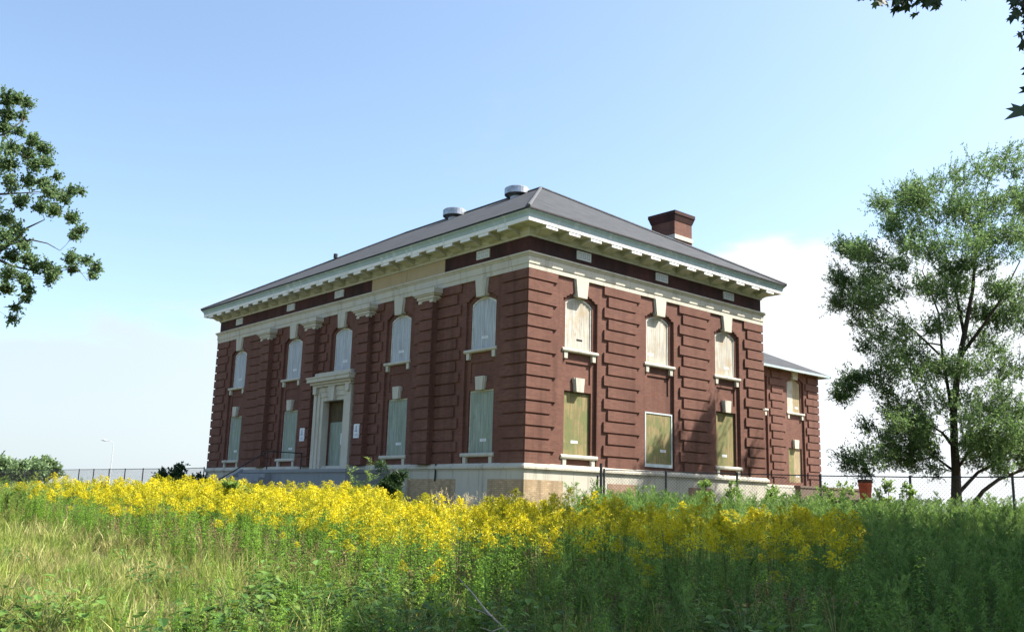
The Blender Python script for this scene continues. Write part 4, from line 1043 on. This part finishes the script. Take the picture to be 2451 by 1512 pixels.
# elm behind the fence
rt = np.random.default_rng(21)
ED_ = 40.0
def e9(px, py, dd=0.0): return at(px*0.633+1885, py*0.633+307, ED_+dd)
bx, by, _ = at(2290, 1205, ED_); base = (bx, by, float(gz(bx, by)))
tr = [((bx, by, base[2]-.15), 0.2808), (e9(638, 1380), 0.2262), (e9(637, 1290), 0.195), (e9(630, 1180), 0.1716), (e9(628, 1080), 0.156), (e9(640, 950), 0.1404), (e9(655, 850), 0.1287), (e9(680, 720, .3), 0.1014), (e9(702, 600, .4), 0.078), (e9(708, 480, .3), 0.0585), (e9(725, 340), 0.039), (e9(762, 190), 0.0156)]
limbs = [tr,
  [(e9(652, 862), 0.0936), (e9(740, 745, -.8), 0.0663), (e9(805, 650, -1.2), 0.0468), (e9(880, 500, -1.5), 0.0234)],
  [(e9(628, 1110), 0.0858), (e9(585, 850, .8), 0.0624), (e9(572, 700, 1.0), 0.0429), (e9(510, 540, 1.2), 0.0234)],
  [(e9(590, 870, .7), 0.0546), (e9(480, 765, .2), 0.039), (e9(390, 700, -.3), 0.0234), (e9(270, 600, -.6), 0.0117)],
  [(e9(632, 1210), 0.078), (e9(585, 1150, -.6), 0.0507), (e9(520, 1110, -1.2), 0.0312), (e9(420, 1080, -1.8), 0.01404)],
  [(e9(636, 1300), 0.0702), (e9(560, 1243, .8), 0.0429), (e9(480, 1255, 1.4), 0.0273), (e9(330, 1250, 1.8), 0.0117)],
  [(e9(640, 1290), 0.078), (e9(690, 1215, -.5), 0.0546), (e9(770, 1090, -1), 0.0351), (e9(850, 990, -1.3), 0.0195)],
  [(e9(650, 1375), 0.0858), (e9(720, 1300, -.5), 0.0663), (e9(800, 1262, -1), 0.0468), (e9(870, 1238, -1.4), 0.0312), (e9(980, 1180, -1.6), 0.0156)],
  [(e9(683, 1445, -1.0), 0.1014), (e9(740, 1370, -1.4), 0.0819), (e9(800, 1325, -1.9), 0.0702), (e9(890, 1290, -2.4), 0.0546), (e9(1010, 1220, -2.8), 0.0234)],
  [(e9(668, 780, .2), 0.078), (e9(640, 640, 1.4), 0.0546), (e9(600, 480, 1.8), 0.0351), (e9(530, 330, 1.8), 0.0156)]]
EC = [(840,130,50),(750,160,56),(640,190,55),(510,230,55),(440,265,42),(360,295,40),(500,310,55),(600,310,62),(700,290,66),(800,290,70),(870,350,55),(400,385,34),(500,400,52),(600,430,52),(720,400,80),(820,450,66),
 (215,455,38),(300,485,52),(200,570,42),(280,600,52),(345,540,52),(195,655,32),(270,690,40),(340,645,44),(430,520,34),(520,600,46),(610,640,44),(770,610,40),(860,640,55),(870,740,55),(430,610,26),(680,520,30),
 (340,770,44),(425,780,40),(300,830,28),(400,860,54),(480,850,54),(350,930,52),(255,950,28),(205,1015,22),(450,960,66),(540,900,56),(620,920,62),(700,900,56),(780,860,56),(840,920,44),
 (400,1050,54),(480,1060,58),(560,1030,62),(640,1050,64),(720,1050,58),(790,1000,56),(860,1060,46),(300,1130,24),(420,1130,32),(520,1120,40),(680,1130,56),(780,1130,50),(860,1150,46),
 (245,1255,34),(330,1245,48),(410,1235,44),(290,1300,24),(465,1190,32),(560,1230,22),(740,1230,38),(840,1220,44),(800,1290,24),(700,1265,30),(790,1245,36),(880,1200,40),(900,1275,34),(960,1230,40),(600,540,40),(660,600,36),(740,520,50),(560,480,40),(640,330,50),(700,430,55),(460,460,36),(640,700,44),(560,760,44),(720,680,44),(800,720,50),(720,800,50),(560,1290,30),(470,1275,34),(700,1190,44),(760,1180,40),(860,1110,44),(380,1180,30),(520,1180,36),
 (930,240,60),(950,420,70),(960,590,70),(990,760,70),(960,900,70),(1010,1050,60),(950,1180,50),(1060,620,60),(1080,880,60)]
cl = []
for (a, b, r) in EC:
    half = math.sqrt(max(1-((a-640)/480)**2, 0.08))*2.9
    cl.append((e9(a, b, float(rt.normal()*0.5*half)), r*0.633/2212*ED_*1.3))
    if r > 30: cl.append((e9(a+rt.normal()*18, b+rt.normal()*18, float(rt.normal()*0.75*half)), r*0.633/2212*ED_*1.3))
n0_ = len(EC)
for k in range(75):
    i = int(rt.integers(0, n0_)); a, b, r = EC[i]; near_ = [q for q in EC if 20 < math.hypot(q[0]-a, q[1]-b) < 150]
    if not near_: continue
    q = near_[int(rt.integers(0, len(near_)))]; f = rt.uniform(.3, .7)
    cl.append((e9(a+(q[0]-a)*f, b+(q[1]-b)*f, float(rt.normal()*1.7)), 48*0.633/2212*ED_))
grow('elm_tree', 'tall feathery elm tree behind the chain link fence beside the lower brick wing', 'tree', base, limbs, cl, M['elm'], M['bark'], rt, leaf=(0.115, 0.050), sprays=33, per=23, slen=0.95, up=0.55, thin=0.018, centre=e9(640, 700))
# poplar leaning in from the west edge
LD = 20.0
def p8(px, py, dd=0.0): return at(px*0.4355, py*0.4355+179.5, LD+dd)
tx, ty, _ = at(-330, 1240, LD+1); base = (tx, ty, float(gz(tx, ty)))
tk = [((tx, ty, base[2]-.2), .42), (at(-345, 950, LD+1), .33), (at(-330, 760, LD+1), .27), (at(-300, 560, LD+1), .22), (at(-270, 380, LD+.8), .13), (at(-250, 240, LD+.5), .07), (at(-235, 120, LD+.4), .02)]
limbs = [tk, [(at(-330, 760, LD+1), .14), (at(-160, 660, LD+.4), .10), (p8(0, 960), .06), (p8(90, 900), .035), (p8(150, 840), .022), (p8(245, 795), .010)],
 [(p8(60, 930), .028), (p8(170, 905), .018), (p8(260, 925), .012), (p8(330, 965), .006)],
 [(at(-200, 690, LD+.5), .07), (p8(-20, 1010), .04), (p8(70, 1050), .025), (p8(180, 1075), .014), (p8(330, 1075), .008), (p8(430, 1065), .006), (p8(480, 1130), .004)],
 [(at(-310, 600, LD+1), .10), (at(-120, 500, LD), .06), (p8(0, 655), .028), (p8(110, 650), .016), (p8(240, 640), .008)],
 [(at(-280, 430, LD+.8), .09), (at(-120, 330, LD+.3), .05), (p8(20, 330), .022), (p8(140, 240), .010)]]
LC = [(40,150,36),(100,140,26),(150,158,18),(40,220,30),(120,228,16),(30,290,34),(100,310,20),(180,352,30),(60,400,48),(140,425,44),(222,400,24),(262,415,15),(50,490,44),(180,500,44),(250,480,26),(60,590,48),(160,580,44),(240,600,36),(312,560,10),(290,650,36),(350,680,34),(392,640,16),(440,640,9),(120,690,28),(220,720,38),(310,740,38),(390,790,30),(440,855,20),(405,885,20),(30,800,38),(90,850,38),(40,900,44),(120,925,28),(60,1000,44),(150,1010,38),(190,1060,24),(250,1050,30),(300,1080,28),(270,1130,14),(380,1010,30),(392,1070,18),(470,1020,20),(530,1060,15),(505,1100,10),(60,1080,38),(130,1120,28),(150,1180,22),(40,1180,28),(140,1230,10),(80,1280,16),(60,1340,14)]
cl = []
for (a, b, r) in LC:
    cl.append((p8(a, b, float(rt.normal()*0.35)), r*0.4355/2212*LD*1.05))
    if r > 24: cl.append((p8(a+rt.normal()*12, b+rt.normal()*12, float(rt.normal()*0.6)), r*0.4355/2212*LD*0.9))
for k in range(190):
    a = rt.uniform(-760, -20); b = rt.uniform(-480, 1250)
    if b < 150 and a > -130: continue; 
    if ((a+560)/700)**2+((b-420)/880)**2 < 1.25: cl.append((p8(a, b, float(rt.normal()*1.5)), 0.34))
grow('poplar_tree', 'poplar branches with small leaves reaching in above the dry grass', 'tree', base, limbs, cl, M['cotton'], M['greybark'], rt, leaf=(0.052, 0.042), sprays=28, per=17, slen=0.27, up=0.15, thin=0.008, out=0.3, centre=at(-300, 500, LD))

# maple whose branch tips hang into the top corner, and two shade trees beside the field
ML = [(0, 0), (.10, -.02), (.30, -.16), (.26, -.02), (.52, .10), (.34, .20), (.40, .40), (.20, .36), (.0, .98), (-.20, .36), (-.40, .40), (-.34, .20), (-.52, .10), (-.26, -.02), (-.30, -.16), (-.10, -.02)]
ML = [(0, .0), (.16, -.06), (.42, -.14), (.34, .06), (.66, .22), (.44, .30), (.50, .56), (.22, .46), (.0, 1.0), (-.22, .46), (-.50, .56), (-.44, .30), (-.66, .22), (-.34, .06), (-.42, -.14), (-.16, -.06)]
def maple(mx, md, H, R_, rng, label, tips=(), nclump=60, zlo=3.2, squash=1.0):
    x_, y_ = wxy(mx, md); g = float(gz(x_, y_)); root = empty('maple_tree', (x_, y_, g)); tag(root, label, 'tree', 'maple trees shading the field')
    b0 = np.array((x_, y_, g)); mb = MB(); nodes = []; rads = []
    tp = [b0+(0, 0, -.2), b0+(.05, .02, 1.6), b0+(.1, -.05, H*.45), b0+(-.1, .1, H*.75), b0+(0, 0, H*.95)]; tr_ = [.34, .27, .2, .11, .03]
    mb.tube([q-b0 for q in tp], tr_, 9)
    for a, b, ra, rb in zip(tp, tp[1:], tr_, tr_[1:]):
        for t in np.linspace(0, 1, 6):
            if (a+(b-a)*t)[2] > g+zlo*0.6: nodes.append(a+(b-a)*t); rads.append(ra+(rb-ra)*t)
    C_ = []
    while len(C_) < nclump:
        v = rng.normal(size=3); v = v/np.linalg.norm(v)*rng.uniform(0.45, 1.0)**0.5
        c = b0+np.array((v[0]*R_, v[1]*R_, zlo+(H-zlo)*0.5+v[2]*(H-zlo)*0.5))
        vx, vd = XD(c[0], c[1])
        if vd > 0 and vx < 0.575*vd+1.5 and c[2]-CAM[2] < 0.60*vd+1.5: continue      # this side of the crown has no boughs
        C_.append((c, 1.0, 95))
    for c, n_, r_ in tips: C_.append((np.asarray(c), r_, n_))
    Q = []; PV = []; PF = []; nv = 0
    for c, r, n_ in sorted(C_, key=lambda q: np.linalg.norm((q[0]-b0)[:2])):
        N = np.array(nodes); j = int(np.argmin(np.linalg.norm(N-c, axis=1)+1.2*np.maximum(N[:, 2]-c[2], 0))); a = nodes[j]; L = np.linalg.norm(c-a)
        pts = bez(a, c, 5, 0.05, rng); rr = np.linspace(min(rads[j]*.7, .015+.014*L), .006, 5); mb.tube([q-b0 for q in pts], list(rr), 5)
        for i in range(1, 5): nodes.append(pts[i]); rads.append(rr[i])
        if r < 0.5:
            for k in range(n_):
                o = c+np.clip(rng.normal(size=3), -1.2, 1.2)*r*0.55-b0; d = unit((rng.normal(size=3)*0.5+np.array([0, 0, -0.8]))[None])[0]; s = unit(np.cross(d, rng.normal(size=3)*0.5+np.array([F2[0], F2[1], 0.3]))[None])[0]; nn = np.cross(s, d); sz = rng.uniform(.085, .13)
                for (u, v) in ML: PV.append(o+s*u*sz+d*v*sz+nn*abs(u)*sz*.2)
                PF.append(list(range(nv, nv+len(ML)))); nv += len(ML)
                mb.tube([c-b0+rng.normal(size=3)*.03, o], [.003, .002], 3, cap=False)
        else:
            B_ = c+np.clip(rng.normal(size=(n_, 3)), -1.7, 1.7)*r*0.55-b0; d = rand_dirs(n_, rng, -.8, .3); s = unit(np.cross(d, rng.normal(size=(n_, 3))+np.array([0, 0, 1.2]))); nn = np.cross(s, d); L = rng.uniform(.24, .36, n_)[:, None]
            Q.append(np.stack([B_+s*u*L+d*v*L+nn*abs(u)*L*.22 for u, v in ML], axis=1))
    mb.build('trunk', M['greybark'], root, smooth=True)
    Q = np.concatenate(Q); n = len(Q); o = bpy.data.objects.new('crown', npmesh('crown', Q.reshape(-1, 3), np.arange(len(ML)*n).reshape(-1, len(ML)), [M['maple']], None, np.repeat(rng.uniform(0, 1, n), len(ML)))); link(o, root)
    if PF:
        me = bpy.data.meshes.new('drooping_leaves'); me.from_pydata([tuple(v) for v in PV], [], PF); me.materials.append(M['maple']); o = bpy.data.objects.new('drooping_leaves', me); link(o, root)
TD = 7.5
tips = [(at(2095, -22, TD), 9, .16), (at(2120, -30, TD+.2), 8, .16), (at(2160, -14, TD), 9, .14), (at(2205, -12, TD), 13, .15), (at(2230, -20, TD+.1), 9, .15), (at(2255, -42, TD), 10, .17), (at(2300, -70, TD), 12, .2), (at(2452, 8, TD-.4), 14, .13), (at(2475, 30, TD-.3), 12, .15), (at(2455, 88, TD-.4), 7, .07), (at(2500, 75, TD-.3), 14, .17), (at(2470, -30, TD-.3), 14, .17), (at(2560, 60, TD-.2), 18, .25), (at(2380, -90, TD), 14, .25)]
maple(11.9, 10.2, 13.2, 5.2, rt, 'maple tree whose lobed leaves hang into the top corner of the sky', tips, 150)
maple(16.2, 16.8, 17.5, 5.8, rt, 'second maple tree out of the picture shading the middle of the weeds', (), 150, 3.0)
maple(22.5, 21.0, 19.5, 5.8, rt, 'third maple tree out of the picture beyond the weeds by the fence', (), 130, 3.0)

# small trees far off, bushes and saplings ------------------------------
def bush(name, label, cat, px, py_top, D, w_px, mat, rng, leaf=(0.10, 0.05), n=14, group=None, upright=0.3, trunk=True, per=14, spr=16):
    top = at(px, py_top, D); x_, y_ = top[0], top[1]; g = float(gz(x_, y_)); H = top[2]-g; R_ = w_px/2212*D*0.5
    cl = []
    for k in range(n):
        v = rng.normal(size=3); v /= np.linalg.norm(v); v *= rng.uniform(0.3, 0.85)
        cl.append((np.array((x_+v[0]*R_, y_+v[1]*R_, g+H*(0.60+0.40*v[2]))), R_*0.40))
    tk = [((x_, y_, g-.1), 0.02+0.012*H), ((x_+.02*H, y_, g+H*.35), 0.015+.008*H), ((x_, y_+.02*H, g+H*.8), .008)]
    return grow(name, label, cat, (x_, y_, g), [tk], cl, mat, M['bark'], rng, leaf=leaf, sprays=spr, per=per, slen=R_*0.45, up=upright, thin=0.008, group=group)
rb_ = np.random.default_rng(33)
bush('distant_tree', 'hazy rounded tree beyond the far fence at the picture edge', 'tree', 25, 1098, 92, 110, M['far_leaf'], rb_, (0.32, 0.2), 26, 'trees beyond the far fence')
bush('distant_tree', 'hazy pale green tree beyond the far fence nearer the lamp post', 'tree', 112, 1092, 96, 68, M['far_leaf'], rb_, (0.32, 0.2), 24, 'trees beyond the far fence')
bush('distant_tree', 'low hazy tree between the two taller far trees', 'tree', 70, 1104, 88, 90, M['far_leaf'], rb_, (0.32, 0.2), 20, 'trees beyond the far fence')
bush('dark_bush', 'dark green bush against the far chain link fence beside the building', 'bush', 412, 1108, 55, 78, M['shrub'], rb_, (0.16, 0.09), 20)
bush('dark_bush', 'low dark bush between the far fence and the porch', 'bush', 470, 1136, 52, 70, M['shrub'], rb_, (0.14, 0.08), 14)
bush('dark_shrub', 'dark drooping shrub against the plinth beside the porch', 'shrub', 938, 1094, 31.2, 72, M['shrub'], rb_, (0.17, 0.035), 18, upright=-.1)
for i, (px, py, D, w, lab) in enumerate(((60, 1158, 33, 50, 'yellow-green sapling in the weeds at the west edge'), (118, 1166, 31, 46, 'small leafy sapling beside the dry grass'), (178, 1150, 36, 52, 'rounded yellow-green sapling before the far fence'),
        (30, 1172, 28, 40, 'sapling with lit leaves by the picture edge'), (560, 1134, 27, 50, 'pale leafy sapling rising from the goldenrod before the porch'), (596, 1148, 27.5, 40, 'smaller pale sapling beside the porch cheek wall'))):
    bush('sapling', lab, 'sapling', px, py, D, w, M['lime'] if i != 3 else M['broad'], rb_, (0.10, 0.055), 9, 'saplings in the meadow', per=10, spr=10)
for i, (px, py, D, w, lab) in enumerate(((2018, 1128, 32.4, 60, 'bright leafy sapling climbing the fence beside the orange drum'), (2126, 1128, 31.5, 60, 'bright leafy sapling growing through the fence'), (2096, 1176, 31.3, 50, 'low bright sapling below the orange drum'),
        (1985, 1146, 33.6, 60, 'bright sapling before the dirty stone wall'), (1846, 1150, 32.8, 44, 'feathery bright sapling before the lower wing'), (1690, 1124, 33.6, 40, 'vine sprays over the fence before the boarded bay'), (1752, 1132, 33.6, 36, 'thin vine on the fence post before the third bay'), (2170, 1142, 30.2, 40, 'thin leafy sapling at the fence post'))):
    bush('sapling', lab, 'sapling', px, py, D, w, M['lime'], rb_, (0.10, 0.075), 14, 'saplings along the fence', per=5, spr=7, upright=.5)
def big_weed(px, py, D, s, lab, mat):
    top = at(px, py, D); x_, y_ = top[0], top[1]; g = float(gz(x_, y_)); H = top[2]-g
    w_ = weed(rb_, H, 150); V, F, Mi = w_.arrays(); V[:, :2] *= s
    o = bpy.data.objects.new('tall_weed', npmesh('tall_weed', V, F, [mat, M['gstem'], M['dryleaf']], Mi, rb_.uniform(.3, 1, len(V)))); link(o); o.location = (x_, y_, g); tag(o, lab, 'weed', 'single tall weeds above the meadow')
for a in ((876, 1094, 26, 2.6, 'tall pale weed standing above the goldenrod beside the dark shrub', M['lime']), (868, 1112, 26.3, 2.0, 'slim pale weed close beside the tallest weed', M['lime']), (1388, 1152, 31, 2.6, 'pale feathery weed before the tan brick infill', M['weed']), (1360, 1160, 30, 2.2, 'shorter feathery weed at the tan brick corner', M['weed']),
          (1545, 1164, 30, 2.4, 'feathery weed under the framed board panel', M['weed']), (1800, 1150, 31, 2.4, 'feathery weed at the plinth end', M['weed']), (1880, 1156, 31, 2.6, 'feathery weed before the lower wing wall', M['weed'])):
    big_weed(*a)
# long bare twig lying up out of the weeds
def twig():
    a, b, c_, d_ = at(1235, 1530, 8.6), at(1165, 1462, 8.8), at(1128, 1415, 9.0), at(1098, 1382, 9.1)
    m = MB(); m.tube([a, b, c_, d_], [.011, .009, .006, .003], 6); m.tube([at(1180, 1476, 8.75), at(1150, 1462, 8.6), at(1120, 1450, 8.5)], [.006, .004, .002], 5); m.tube([at(1205, 1500, 8.7), at(1178, 1510, 8.5), at(1150, 1500, 8.4)], [.006, .004, .002], 5)
    o = m.build('bare_twig', M['twig'], None, smooth=True); tag(o, 'bare grey twig slanting up out of the front weeds', 'twig')
twig()
# tree line on the horizon
def treeline():
    rng = np.random.default_rng(5); V = []; F = []; Q = []
    n = 9000; a = rng.uniform(-0.9, 0.9, n); D = rng.uniform(330, 420, n); Xx = np.tan(a)*D*0.9
    x_, y_ = wxy(Xx, D); hh = (1.6+1.2*clump(Xx, D*0, 0.05))*np.where(Xx > 60, 2.2, 0.7)
    z_ = gz(x_, y_)+hh*rng.uniform(0, 1, n)**0.7
    q = leaf_quads(np.stack([x_, y_, z_], 1), rand_dirs(n, rng), rng.uniform(1.2, 2.2, n), rng.uniform(0.8, 1.6, n), rng=rng)
    o = bpy.data.objects.new('treeline', npmesh('treeline', q.reshape(-1, 3), np.arange(4*n).reshape(-1, 4), [M['far_leaf']], None, np.repeat(rng.uniform(0, 1, n), 4))); link(o); tag(o, 'low wooded line along the horizon', 'woods', kind='stuff')
treeline()
